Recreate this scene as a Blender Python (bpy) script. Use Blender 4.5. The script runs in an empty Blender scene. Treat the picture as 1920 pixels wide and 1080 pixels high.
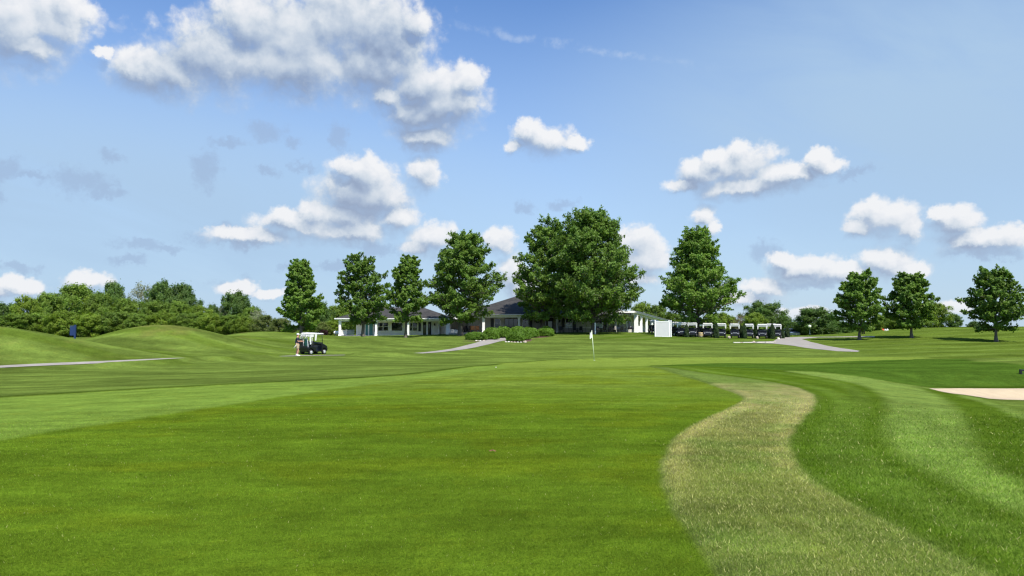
import bpy, bmesh, math, random
import numpy as np
from mathutils import Vector, Matrix, Quaternion
rad = math.radians
C = bpy.context.scene.collection
scene = bpy.context.scene
# ------------------------------------------------------------------ camera
F_PX = 1400.0                      # focal length in pixels of the 1920 px wide frame
HOR = 612.0                        # row of the horizon
PITCH = math.atan((HOR - 540.0) / F_PX)
EYE = 1.6
cam_d = bpy.data.cameras.new('camera'); cam = bpy.data.objects.new('camera', cam_d); C.objects.link(cam)
cam_d.sensor_width = 36; cam_d.lens = 36 * F_PX / 1920; cam_d.clip_start = 0.1; cam_d.clip_end = 9000
cam.location = (0, 0, EYE); cam.rotation_euler = (math.pi / 2 + PITCH, 0, 0)
scene.camera = cam
scene.view_settings.view_transform = 'Standard'; scene.view_settings.look = 'None'
scene.view_settings.exposure = 0.32; scene.view_settings.gamma = 1.0
scene.view_settings.use_curve_mapping = False
scene.cycles.max_bounces = 6; scene.cycles.transparent_max_bounces = 8
scene.cycles.use_denoising = True; scene.cycles.denoiser = 'OPENIMAGEDENOISE'; scene.cycles.denoising_input_passes = 'RGB_ALBEDO_NORMAL'; scene.cycles.denoising_prefilter = 'ACCURATE'
scene.cycles.use_light_tree = False
scene.cycles.use_adaptive_sampling = True; scene.cycles.adaptive_min_samples = 20
try:
    scene.cycles.pixel_filter_type = 'BLACKMAN_HARRIS'; scene.cycles.filter_width = 1.3
except Exception: pass

def ray(px, py):
    x = (px - 960) / F_PX; y = (540 - py) / F_PX
    c, s = math.cos(PITCH), math.sin(PITCH)
    return np.array([x, c - y * s, s + y * c])
def PX(px, D, py=612):             # world x of a column at forward distance D
    r = ray(px, py); return r[0] / r[1] * D
def PZ(py, D, px=960):             # world z of a row at forward distance D
    r = ray(px, py); return EYE + r[2] / r[1] * D

# ------------------------------------------------------------------ sun direction
SUN_D = Vector((0.32, -0.65, 1.0)).normalized()      # towards the sun: high, behind the viewer, to the right
sun_el = math.asin(SUN_D.z); sun_az = math.atan2(SUN_D.x, SUN_D.y)
sd = bpy.data.lights.new('sun', 'SUN'); sun = bpy.data.objects.new('sun', sd); C.objects.link(sun)
sd.energy = 4.9; sd.angle = rad(0.5); sd.color = (1.0, 0.95, 0.86)
sun.rotation_euler = SUN_D.to_track_quat('Z', 'Y').to_euler(); sun.location = (20, -20, 60)

# ------------------------------------------------------------------ node helper
class NT:
    def __init__(s, tree): s.t = tree; s.n = tree.nodes; s.l = tree.links
    def node(s, typ, **kw):
        n = s.n.new(typ)
        for k, v in kw.items(): setattr(n, k, v)
        return n
    def put(s, sock, v):
        if isinstance(v, bpy.types.NodeSocket): s.l.new(v, sock)
        elif v is not None: sock.default_value = v
    def m(s, op, a, b=None, c=None, clamp=False):
        n = s.node('ShaderNodeMath', operation=op); n.use_clamp = clamp
        s.put(n.inputs[0], a)
        if b is not None: s.put(n.inputs[1], b)
        if c is not None: s.put(n.inputs[2], c)
        return n.outputs[0]
    def v(s, op, a, b=None, c=None, scale=None):
        n = s.node('ShaderNodeVectorMath', operation=op)
        s.put(n.inputs[0], a)
        if b is not None: s.put(n.inputs[1], b)
        if c is not None: s.put(n.inputs[2], c)
        if scale is not None: s.put(n.inputs['Scale'], scale)
        return n.outputs['Value'] if op in ('LENGTH', 'DOT_PRODUCT', 'DISTANCE') else n.outputs[0]
    def noise(s, vec, scale, detail=3, rough=.5, dist=0, dims='3D', out=0):
        n = s.node('ShaderNodeTexNoise', noise_dimensions=dims)
        s.put(n.inputs['Vector'], vec); s.put(n.inputs['Scale'], scale)
        n.inputs['Detail'].default_value = detail; n.inputs['Roughness'].default_value = rough
        n.inputs['Distortion'].default_value = dist
        return n.outputs[out]
    def ss(s, v, a, b, to0=0., to1=1., interp='SMOOTHSTEP'):
        n = s.node('ShaderNodeMapRange', interpolation_type=interp)
        s.put(n.inputs[0], v); s.put(n.inputs[1], a); s.put(n.inputs[2], b); s.put(n.inputs[3], to0); s.put(n.inputs[4], to1)
        return n.outputs[0]
    def mix(s, f, a, b, blend='MIX'):
        n = s.node('ShaderNodeMix', data_type='RGBA', blend_type=blend)
        s.put(n.inputs[0], f)
        for q, vv in ((6, a), (7, b)):
            if isinstance(vv, tuple) and len(vv) == 3: vv = vv + (1,)
            s.put(n.inputs[q], vv)
        return n.outputs[2]

def lin(r, g, b):                  # sRGB 0-255 to linear
    f = lambda c: (c / 12.92) if c <= .04045 else ((c + .055) / 1.055) ** 2.4
    return (f(r / 255), f(g / 255), f(b / 255))

# ------------------------------------------------------------------ world: Nishita sky with clouds at infinity
WHITE = [ # cumulus puffs: column, row, half width, half height
 (30,40,100,75),(105,45,78,62),(130,20,50,45),(188,97,22,13),(60,85,80,28),
 (300,135,100,45),(265,130,62,34),(400,105,120,62),(470,45,90,60),(540,70,150,85),(650,50,150,90),(735,70,85,68),(775,45,38,32),(560,120,250,55),(700,125,130,60),
 (800,165,90,45),(812,198,80,58),(770,205,45,40),(875,160,48,34),(850,195,62,42),(790,215,58,32),(730,178,45,22),(795,255,60,26),
 (1018,260,58,28),(995,246,34,22),(1075,268,35,14),(965,275,26,13),
 (1385,312,78,38),(1325,325,58,30),(1388,288,32,25),(1345,300,30,26),(1460,330,66,26),(1535,300,32,22),(1545,315,50,16),(1285,345,46,14),(1400,350,110,20),(1500,325,40,20),
 (682,335,56,42),(672,368,74,58),(720,372,50,36),(640,405,80,30),(655,318,34,24),(795,330,34,32),(690,375,80,34),(595,402,42,28),(570,422,105,24),(470,440,90,16),(650,432,100,24),(745,412,42,22),(530,415,50,22),
 (812,448,46,30),(790,465,34,18),(935,452,34,22),(962,515,34,36),(975,545,30,25),
 (1195,462,42,34),(1205,485,48,40),(1215,492,46,26),(1318,402,26,20),(1335,425,16,18),(1175,450,22,18),(1200,520,50,14),
 (1660,412,70,36),(1612,430,38,20),(1705,430,34,26),(1640,400,40,26),(1790,418,48,32),(1885,452,60,24),(1830,455,80,24),(1765,405,28,18),
 (1505,500,72,26),(1465,485,30,18),(1568,506,52,20),(1662,492,52,28),(1700,505,44,18),(1600,515,60,14),
 (1430,535,50,18),(1400,555,60,14),(1795,582,34,14),(1500,585,70,12),(1050,560,40,12),
 (35,532,58,18),(165,530,54,20),(452,535,48,14),(505,548,34,10),(5,545,30,10),
]
GREY = [
 (140,338,70,22),(195,354,42,12),(8,318,42,20),(60,330,40,10),(-5,362,20,16),
 (200,290,28,15),(505,245,44,18),(430,268,44,12),(388,315,30,34),(560,268,20,12),(635,262,22,28),(320,462,30,8),
 (268,458,56,13),(245,490,44,10),(708,463,52,12),(985,390,22,12),(1052,385,30,11),(505,328,26,9),(575,318,22,10),
 (40,498,48,10),(440,522,48,12),(640,500,50,9),(795,262,56,22),(700,392,72,26),(440,440,90,18),(1430,470,40,18),(1600,330,60,10),(560,500,44,9),
 (1850,480,70,12),(1520,525,100,10),
]
def blob_uv(px, py):
    d = ray(px, py); d = d / np.linalg.norm(d)
    return math.atan2(d[0], d[1]) * 14.0, math.asin(d[2]) * 14.0
def field_group(name, blobs, warp, k):
    g = bpy.data.node_groups.new(name, 'ShaderNodeTree')
    g.interface.new_socket('P', in_out='INPUT', socket_type='NodeSocketVector')
    g.interface.new_socket('F', in_out='OUTPUT', socket_type='NodeSocketFloat')
    T = NT(g); gi = T.node('NodeGroupInput'); go = T.node('NodeGroupOutput')
    P = gi.outputs[0]
    w1 = T.v('SUBTRACT', T.noise(P, .55, 2, .5, out=1), (.5, .5, .5))
    w2 = T.v('SUBTRACT', T.noise(P, 2.2, 4, .6, out=1), (.5, .5, .5))
    w3 = T.v('SUBTRACT', T.noise(P, 6.5, 4, .65, out=1), (.5, .5, .5))
    Pw = T.v('ADD', P, T.v('ADD', T.v('SCALE', w1, scale=warp), T.v('ADD', T.v('SCALE', w2, scale=warp * .8), T.v('SCALE', w3, scale=warp * .75))))
    Pw = T.v('MULTIPLY', Pw, (1, 1, 0))
    acc = None
    for (px, py, rx, ry) in blobs:
        u, v = blob_uv(px, py); a = u / 14.0
        sx = 100.0 / (1.12 * rx * math.cos(a) ** 2); sy = 100.0 / (1.20 * ry * math.cos(a))
        q = T.v('MULTIPLY_ADD', Pw, (sx, sy, 0), (-u * sx, -v * sy, 0))
        L = T.v('LENGTH', q)
        acc = L if acc is None else T.m('SMOOTH_MIN', acc, L, k)
    T.l.new(T.m('SUBTRACT', 1.0, acc), go.inputs[0])
    return g
def build_world():
    W = bpy.data.worlds.new('World'); scene.world = W; W.use_nodes = True
    T = NT(W.node_tree); T.n.clear()
    out = T.node('ShaderNodeOutputWorld'); bg = T.node('ShaderNodeBackground')
    bg.inputs['Strength'].default_value = 0.13
    T.l.new(bg.outputs[0], out.inputs[0])
    sky = T.node('ShaderNodeTexSky', sky_type='NISHITA'); sky.sun_disc = False
    sky.sun_elevation = sun_el; sky.sun_rotation = sun_az
    sky.altitude = 200; sky.air_density = 1.0; sky.dust_density = 0.6; sky.ozone_density = 2.2
    tc = T.node('ShaderNodeTexCoord'); d = tc.outputs['Generated']
    sp = T.node('ShaderNodeSeparateXYZ'); T.l.new(d, sp.inputs[0])
    az = T.m('ARCTAN2', sp.outputs[0], sp.outputs[1]); el = T.m('ARCSINE', sp.outputs[2])
    cb = T.node('ShaderNodeCombineXYZ'); T.put(cb.inputs[0], T.m('MULTIPLY', az, 14.0)); T.put(cb.inputs[1], T.m('MULTIPLY', el, 14.0))
    P = cb.outputs[0]
    S = 1 / .13 / 2 ** .32
    def em(r, g, b): q = lin(r, g, b); return (q[0] * S, q[1] * S, q[2] * S)
    col = T.mix(1.0, sky.outputs[0], (SKY_TINT[0], SKY_TINT[1], SKY_TINT[2]), 'MULTIPLY')
    # pale haze low over the horizon
    hz = T.m('POWER', T.ss(T.v('DOT_PRODUCT', P, (0, 1, 0)), 6.2, -.2, 0., 1., 'LINEAR'), 1.15)
    col = T.mix(T.m('MULTIPLY', hz, .95, clamp=True), col, em(193, 214, 233))
    # thin high veils (cirrus)
    def veil(cx, cy, rx, ry):
        u, v = blob_uv(cx, cy)
        q = T.v('MULTIPLY_ADD', P, (100 / rx, 100 / ry, 0), (-u * 100 / rx, -v * 100 / ry, 0))
        return T.ss(T.v('LENGTH', q), 1.0, .1)
    st = T.v('MULTIPLY', P, (.35, 1.1, 1)); 
    rot = T.node('ShaderNodeVectorRotate', rotation_type='Z_AXIS'); T.put(rot.inputs['Vector'], P); rot.inputs['Angle'].default_value = rad(18)
    n1 = T.noise(T.v('MULTIPLY', rot.outputs[0], (.22, .6, 1)), 1.0, 6, .58, .6)
    v1 = T.m('MULTIPLY', T.m('MAXIMUM', T.m('MULTIPLY', veil(1720, 200, 780, 430), 1.0), T.m('MULTIPLY', veil(160, 420, 1150, 330), 1.0)), T.ss(n1, -.15, .66))
    col = T.mix(T.m('MULTIPLY', v1, .95, clamp=True), col, em(174, 203, 232))
    # faint aircraft trail drifting apart
    u0, v0 = blob_uv(860, 45); u1, v1_ = blob_uv(1310, 118)
    sl = (v1_ - v0) / (u1 - u0)
    wob = T.m('MULTIPLY', T.m('SUBTRACT', T.noise(P, .9, 5, .65), .5), .55)
    dl = T.m('ABSOLUTE', T.m('ADD', T.m('SUBTRACT', T.v('DOT_PRODUCT', P, (-sl, 1, 0)), v0 - sl * u0), wob))
    along = T.m('MULTIPLY', T.ss(T.v('DOT_PRODUCT', P, (1, 0, 0)), u0 - .6, u0 + .8), T.ss(T.v('DOT_PRODUCT', P, (1, 0, 0)), u1 + .5, u1 - 1.0))
    tr = T.m('MULTIPLY', T.m('MULTIPLY', T.ss(dl, .10, 0), along), T.ss(T.noise(P, 3.0, 4, .6), .38, .68))
    col = T.mix(T.m('MULTIPLY', tr, .35), col, em(205, 220, 240))
    # grey thin puffs
    gg = field_group('thin_cloud_field', GREY, .45, .10)
    ng = T.node('ShaderNodeGroup'); ng.node_tree = gg; T.l.new(P, ng.inputs[0])
    nz = T.noise(P, 3.2, 7, .68)
    Fg = T.m('ADD', ng.outputs[0], T.m('MULTIPLY', T.m('SUBTRACT', nz, .48), 2.2))
    ag = T.ss(Fg, -.1, .8)
    col = T.mix(T.m('MULTIPLY', ag, .50), col, em(156, 177, 209))
    # cumulus
    gw = field_group('cumulus_field', WHITE, .26, .16)
    def dens(Pv, det):
        n = T.node('ShaderNodeGroup'); n.node_tree = gw; T.put(n.inputs[0], Pv)
        a = T.noise(Pv, 1.7, det, .60, .2)
        vo = T.node('ShaderNodeTexVoronoi', feature='SMOOTH_F1', voronoi_dimensions='2D'); T.put(vo.inputs['Vector'], T.v('ADD', Pv, T.v('SCALE', T.noise(Pv, 2.6, 3, .6, out=1), scale=.30))); vo.inputs['Scale'].default_value = 2.6
        vo.inputs['Detail'].default_value = 2.0; vo.inputs['Roughness'].default_value = .5
        vo.inputs['Smoothness'].default_value = .6
        bb = T.m('MINIMUM', n.outputs[0], .70)
        f = T.m('ADD', bb, T.m('MULTIPLY', T.m('SUBTRACT', a, .48), 1.05))
        f = T.m('ADD', f, T.m('MULTIPLY', T.m('SUBTRACT', .46, vo.outputs[0]), .36))
        return f, n.outputs[0]
    f0, b0 = dens(P, 9)
    f1, b1 = dens(T.v('ADD', P, (.07, .20, 0)), 5)
    bot = T.ss(T.m('SUBTRACT', b1, b0), -.30, .60)
    edge = T.m('ADD', .30, T.m('MULTIPLY', bot, .68))
    alpha = T.m('MULTIPLY', T.m('MULTIPLY', T.ss(f0, T.m('SUBTRACT', -.16, T.m('MULTIPLY', bot, .30)), edge), .96), T.ss(el, -.01, .03))
    low = T.noise(P, .7, 3, .5)
    lit = T.m('ADD', .74, T.m('MULTIPLY', T.m('SUBTRACT', f0, f1), .50))
    lit = T.m('SUBTRACT', lit, T.m('MULTIPLY', T.ss(b1, -.05, .8), T.m('ADD', .10, T.m('MULTIPLY', T.ss(low, .35, .65), .38))))
    lit = T.m('SUBTRACT', lit, T.m('MULTIPLY', bot, .44), clamp=True)
    rp = T.node('ShaderNodeValToRGB'); cr = rp.color_ramp
    cr.elements[0].position = .0; cr.elements[0].color = em(142, 160, 190) + (1,)
    cr.elements[1].position = 1.0; cr.elements[1].color = em(248, 248, 249) + (1,)
    for p, c in ((.20, em(162, 180, 206)), (.42, em(192, 205, 221)), (.66, em(220, 227, 235)), (.86, em(238, 240, 244))):
        e = cr.elements.new(p); e.color = c + (1,)
    T.put(rp.inputs[0], lit)
    cc = T.mix(T.m('MULTIPLY', hz, .22), rp.outputs[0], em(214, 222, 234))
    col = T.mix(alpha, col, cc)
    T.l.new(col, bg.inputs[0])
    W.cycles.sampling_method = 'MANUAL'; W.cycles.sample_map_resolution = 512
SKY_TINT = (0.70, 0.90, 1.14)
build_world()

# ------------------------------------------------------------------ object helpers
def tag(o, label=None, cat=None, group=None, kind=None):
    if label: o['label'] = label
    if cat: o['category'] = cat
    if group: o['group'] = group
    if kind: o['kind'] = kind
    return o
def empty(name, loc=(0, 0, 0), rz=0.0, label=None, cat=None, group=None, scale=None):
    o = bpy.data.objects.new(name, None); C.objects.link(o); o.location = loc; o.rotation_euler = (0, 0, rz)
    o.empty_display_size = .3
    if scale: o.scale = scale if isinstance(scale, tuple) else (scale,) * 3
    return tag(o, label, cat, group)
def np_mesh(name, V, Q=None, T3=None, smooth=False, col=None, colname='tint', uv=None):
    me = bpy.data.meshes.new(name)
    V = np.asarray(V, np.float32); me.vertices.add(len(V)); me.vertices.foreach_set('co', V.ravel())
    loops = []; starts = []; n = 0
    if Q is not None and len(Q):
        Q = np.asarray(Q, np.int32); loops.append(Q.ravel()); starts.append(np.arange(len(Q)) * 4); n = Q.size
    if T3 is not None and len(T3):
        T3 = np.asarray(T3, np.int32); loops.append(T3.ravel()); starts.append(n + np.arange(len(T3)) * 3)
    L = np.concatenate(loops); S_ = np.concatenate(starts)
    me.loops.add(len(L)); me.loops.foreach_set('vertex_index', L)
    me.polygons.add(len(S_)); me.polygons.foreach_set('loop_start', S_.astype(np.int32))
    me.update(calc_edges=True)
    me.polygons.foreach_set('use_smooth', np.full(len(S_), smooth, bool))
    if col is not None:
        at = me.color_attributes.new(colname, 'FLOAT_COLOR', 'POINT')
        c4 = np.ones((len(V), 4), np.float32); c4[:, :3] = col; at.data.foreach_set('color', c4.ravel())
    return me
def obj(name, me, mat=None, parent=None):
    if isinstance(me, bmesh.types.BMesh):
        bm = me; me = bpy.data.meshes.new(name); bm.normal_update(); bm.to_mesh(me); bm.free()
    o = bpy.data.objects.new(name, me); C.objects.link(o)
    if mat and not me.materials: me.materials.append(mat)
    if parent: o.parent = parent
    return o
def copy_tree(o, parent=None):
    c = o.copy(); C.objects.link(c); c.parent = parent
    for ch in list(o.children): copy_tree(ch, c)
    return c
def B(): return bmesh.new()
def bx(bm, x0, x1, y0, y1, z0, z1, bevel=0):
    vs = [bm.verts.new((x, y, z)) for z in (z0, z1) for (x, y) in ((x0, y0), (x1, y0), (x1, y1), (x0, y1))]
    fs = [(3, 2, 1, 0), (4, 5, 6, 7), (0, 1, 5, 4), (1, 2, 6, 5), (2, 3, 7, 6), (3, 0, 4, 7)]
    ff = [bm.faces.new([vs[i] for i in f]) for f in fs]
    if bevel:
        es = list({e for f in ff for e in f.edges})
        bmesh.ops.bevel(bm, geom=es, offset=bevel, segments=2, affect='EDGES', profile=.6)
    return vs
def hexa(bm, pts):                 # eight corners: bottom ring then top ring
    vs = [bm.verts.new(p) for p in pts]
    for f in ((3, 2, 1, 0), (4, 5, 6, 7), (0, 1, 5, 4), (1, 2, 6, 5), (2, 3, 7, 6), (3, 0, 4, 7)): bm.faces.new([vs[i] for i in f])
    return vs
def prism(bm, prof, y0, y1, bevel=0):   # profile in xz swept in y
    a = [bm.verts.new((x, y0, z)) for x, z in prof]; b = [bm.verts.new((x, y1, z)) for x, z in prof]
    n = len(prof); fs = [bm.faces.new(a), bm.faces.new(b[::-1])]
    for i in range(n): fs.append(bm.faces.new((a[i], b[i], b[(i + 1) % n], a[(i + 1) % n])))
    bmesh.ops.recalc_face_normals(bm, faces=fs)
    if bevel:
        es = list({e for f in fs[:2] for e in f.edges})
        bmesh.ops.bevel(bm, geom=es, offset=bevel, segments=2, affect='EDGES', profile=.6)
def cyl(bm, p0, p1, r0, r1=None, seg=12, caps=True):
    p0 = Vector(p0); p1 = Vector(p1); r1 = r0 if r1 is None else r1
    d = (p1 - p0); L = d.length; q = d.to_track_quat('Z', 'Y').to_matrix().to_4x4()
    ret = bmesh.ops.create_cone(bm, cap_ends=caps, segments=seg, radius1=r0, radius2=r1, depth=L, matrix=Matrix.Translation((p0 + p1) / 2) @ q)
    for v in ret['verts']:
        for f in v.link_faces: f.smooth = len(f.verts) == 4
def sph(bm, c, r, seg=16, scl=(1, 1, 1)):
    m = Matrix.Translation(c) @ Matrix.Diagonal((scl[0], scl[1], scl[2], 1))
    ret = bmesh.ops.create_uvsphere(bm, u_segments=seg, v_segments=max(6, seg // 2), radius=r, matrix=m)
    for v in ret['verts']:
        for f in v.link_faces: f.smooth = True
def lathe(bm, prof, c=(0, 0, 0), seg=20, axis='Z'):   # (radius, height)
    rings = []
    for r, h in prof:
        ring = []
        for k in range(seg):
            a = 2 * math.pi * k / seg; p = (r * math.cos(a), r * math.sin(a), h)
            if axis == 'Y': p = (p[0], p[2], p[1])
            ring.append(bm.verts.new((p[0] + c[0], p[1] + c[1], p[2] + c[2])))
        rings.append(ring)
    fs = []
    for a, b in zip(rings, rings[1:]):
        for k in range(seg):
            f = bm.faces.new((a[k], a[(k + 1) % seg], b[(k + 1) % seg], b[k])); f.smooth = True; fs.append(f)
    fs.append(bm.faces.new(rings[0][::-1])); fs.append(bm.faces.new(rings[-1]))
    bmesh.ops.recalc_face_normals(bm, faces=fs)

# ------------------------------------------------------------------ materials
def mat(name, col, rough=.6, metal=0, var=.12, vscale=6, bump=0, bscale=40, spec=.5, stretch=(1, 1, 1), coat=0, trans=0, alpha=None):
    m = bpy.data.materials.new(name); m.use_nodes = True; T = NT(m.node_tree)
    p = T.n['Principled BSDF']; tc = T.node('ShaderNodeTexCoord')
    vec = T.v('MULTIPLY', tc.outputs['Object'], stretch)
    n = T.noise(vec, vscale, 5, .6)
    k = T.ss(n, .25, .75, 1 - var, 1 + var, 'LINEAR')
    c = T.v('SCALE', col + ((),)[0:0] if False else tuple(col), scale=k)
    T.l.new(c, p.inputs['Base Color'])
    p.inputs['Roughness'].default_value = rough; p.inputs['Metallic'].default_value = metal
    p.inputs['Specular IOR Level'].default_value = spec
    if coat: p.inputs['Coat Weight'].default_value = coat
    if trans: p.inputs['Transmission Weight'].default_value = trans
    if bump:
        b = T.node('ShaderNodeBump'); b.inputs['Strength'].default_value = bump; b.inputs['Distance'].default_value = .02
        T.put(b.inputs['Height'], T.noise(vec, bscale, 4, .6)); T.l.new(b.outputs[0], p.inputs['Normal'])
    return m
def mat_siding(name, col, pitch=.16):
    m = mat(name, col, .65, var=.06, vscale=2.0); T = NT(m.node_tree); p = T.n['Principled BSDF']
    tc = T.node('ShaderNodeTexCoord'); sp = T.node('ShaderNodeSeparateXYZ'); T.l.new(tc.outputs['Object'], sp.inputs[0])
    fr = T.m('FRACT', T.m('DIVIDE', sp.outputs[2], pitch))
    b = T.node('ShaderNodeBump'); b.inputs['Strength'].default_value = 1; b.inputs['Distance'].default_value = .02
    T.put(b.inputs['Height'], T.m('SUBTRACT', 1.0, fr)); T.l.new(b.outputs[0], p.inputs['Normal'])
    return m
def mat_shingle(name, col):
    m = bpy.data.materials.new(name); m.use_nodes = True; T = NT(m.node_tree); p = T.n['Principled BSDF']
    tc = T.node('ShaderNodeTexCoord'); o = tc.outputs['Object']
    br = T.node('ShaderNodeTexBrick'); T.put(br.inputs['Vector'], T.v('MULTIPLY', o, (1, .0, 1)))
    rot = T.node('ShaderNodeMapping'); T.put(rot.inputs[0], o); rot.inputs['Rotation'].default_value = (rad(90), 0, 0)
    T.put(br.inputs['Vector'], rot.outputs[0]); br.inputs['Scale'].default_value = 1.0
    br.inputs['Brick Width'].default_value = .45; br.inputs['Row Height'].default_value = .09; br.inputs['Mortar Size'].default_value = .006
    c0 = tuple(x * .75 for x in col) + (1,); c1 = tuple(x * 1.3 for x in col) + (1,)
    br.inputs['Color1'].default_value = c0; br.inputs['Color2'].default_value = c1; br.inputs['Mortar'].default_value = tuple(x * .5 for x in col) + (1,)
    big = T.ss(T.noise(o, .8, 4, .6), .3, .7, .8, 1.2)
    T.put(p.inputs['Base Color'], T.v('SCALE', br.outputs[0], scale=big)); p.inputs['Roughness'].default_value = .9
    return m
def mat_leaf(name, col, trans=.35, rough=.5, spec=.35):
    m = bpy.data.materials.new(name); m.use_nodes = True; T = NT(m.node_tree); p = T.n['Principled BSDF']
    at = T.node('ShaderNodeVertexColor', layer_name='tint')
    c = T.mix(1.0, tuple(col), at.outputs[0], 'MULTIPLY')
    oi = T.node('ShaderNodeObjectInfo')
    c = T.v('SCALE', c, scale=T.ss(oi.outputs['Random'], 0, 1, .88, 1.12, 'LINEAR'))
    T.put(p.inputs['Base Color'], c); p.inputs['Roughness'].default_value = rough; p.inputs['Specular IOR Level'].default_value = spec
    tr = T.node('ShaderNodeBsdfTranslucent'); T.put(tr.inputs[0], T.mix(1.0, c, (1.15, 1.25, .55), 'MULTIPLY'))
    mx = T.node('ShaderNodeMixShader'); mx.inputs[0].default_value = trans
    T.l.new(p.outputs[0], mx.inputs[1]); T.l.new(tr.outputs[0], mx.inputs[2]); T.l.new(mx.outputs[0], T.n['Material Output'].inputs[0])
    return m
M = {}
M['white'] = mat('white_paint', (.87, .87, .85), .5, var=.05, vscale=3)
M['siding_white'] = mat_siding('white_siding', (.82, .78, .70))
M['siding_cream'] = mat_siding('cream_siding', (.60, .57, .52))
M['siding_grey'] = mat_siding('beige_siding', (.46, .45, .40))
M['trim'] = mat('white_trim', (.87, .87, .85), .45, var=.04)
M['vinyl'] = mat('vinyl_fence', (.56, .56, .55), .4, var=.03, vscale=2)
M['shingle'] = mat_shingle('grey_shingle', (.042, .039, .036))
M['slab'] = mat('concrete_slab', (.40, .39, .37), .85, var=.12, vscale=4, bump=.3)
M['glass'] = mat('dark_window_glass', (.012, .016, .020), .04, var=.2, vscale=2, spec=.8)
M['glass_pale'] = mat('pale_glass', (.22, .32, .36), .08, var=.1, spec=.8)  # door panes, and the reflection pieces low in the shuttered windows
M['teal'] = mat('teal_paint', (.05, .20, .19), .45, var=.1)
M['shutter'] = mat('black_shutter', (.012, .014, .016), .5)
M['black'] = mat('black_plastic', (.014, .015, .018), .35, var=.2)
M['blackpaint'] = mat('dark_navy_paint', (.004, .005, .010), .30, var=.1, coat=.25)
M['seatblack'] = mat('black_vinyl_seat', (.02, .02, .022), .5, bump=.2)
M['tyre'] = mat('tyre_rubber', (.018, .018, .018), .85, bump=.3)
M['rim'] = mat('pale_rim', (.62, .63, .65), .3, metal=.3, var=.08)
M['metal'] = mat('grey_metal', (.35, .35, .36), .35, metal=.8)
M['roofwhite'] = mat('white_cart_roof', (.80, .79, .74), .4, var=.05)
M['navy'] = mat('navy_shirt', (.012, .016, .035), .8, bump=.5, bscale=25)
M['khaki'] = mat('khaki_shorts', (.42, .33, .20), .85, bump=.4, bscale=30)
M['skin'] = mat('skin', (.52, .27, .18), .5, var=.06)
M['shoe'] = mat('white_shoe', (.78, .78, .76), .5)
M['hair'] = mat('brown_hair', (.06, .04, .03), .7)
M['bagteal'] = mat('dark_teal_bag', (.010, .060, .055), .45, var=.2)
M['cloth'] = mat('white_towel', (.75, .76, .76), .9, bump=.5)
M['bark'] = mat('tree_bark', (.135, .115, .090), .9, var=.35, vscale=3, bump=.8, bscale=12, stretch=(1, 1, .25))
M['barkdark'] = mat('dark_bark', (.055, .045, .036), .9, var=.35, vscale=3, bump=.8, bscale=12, stretch=(1, 1, .25))
M['wood'] = mat('brown_wood', (.36, .16, .06), .55, var=.25, vscale=8, stretch=(1, 6, 1))
M['barrel'] = mat('tan_barrel', (.40, .30, .14), .7, var=.25)
M['rock'] = mat('pale_rock', (.50, .42, .34), .9, var=.3, vscale=3, bump=.6, bscale=8)
M['curb'] = mat('pale_kerb_stone', (.62, .60, .50), .85, var=.15)
M['mulch'] = mat('brown_mulch', (.10, .052, .032), .95, var=.5, vscale=9, bump=1, bscale=30)
M['blue'] = mat('blue_banner', (.012, .035, .12), .6)
M['orange'] = mat('orange_flag', (.75, .12, .05), .6)
M['tableblue'] = mat('blue_tabletop', (.03, .05, .16), .35)
M['carblue'] = mat('silver_car_paint', (.42, .46, .52), .25, metal=.3, coat=.5)
M['globe'] = mat('frosted_globe', (.75, .80, .62), .25, var=.02)
M['polegreen'] = mat('dark_green_pole', (.02, .05, .035), .5)
M['flagpole'] = mat('pale_yellow_green_pole', (.62, .70, .46), .35, var=.03)
M['ball'] = mat('white_golf_ball', (.85, .85, .84), .3, var=.01, bump=.3, bscale=120)
M['deadleaf'] = mat('brown_dead_leaf', (.20, .09, .04), .8, var=.3, vscale=60)
M['clear'] = mat('clear_windscreen', (.85, .90, .90), .03, var=.01, trans=1.0, spec=.3)
M['clear'].node_tree.nodes['Principled BSDF'].inputs['IOR'].default_value = 1.05
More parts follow.
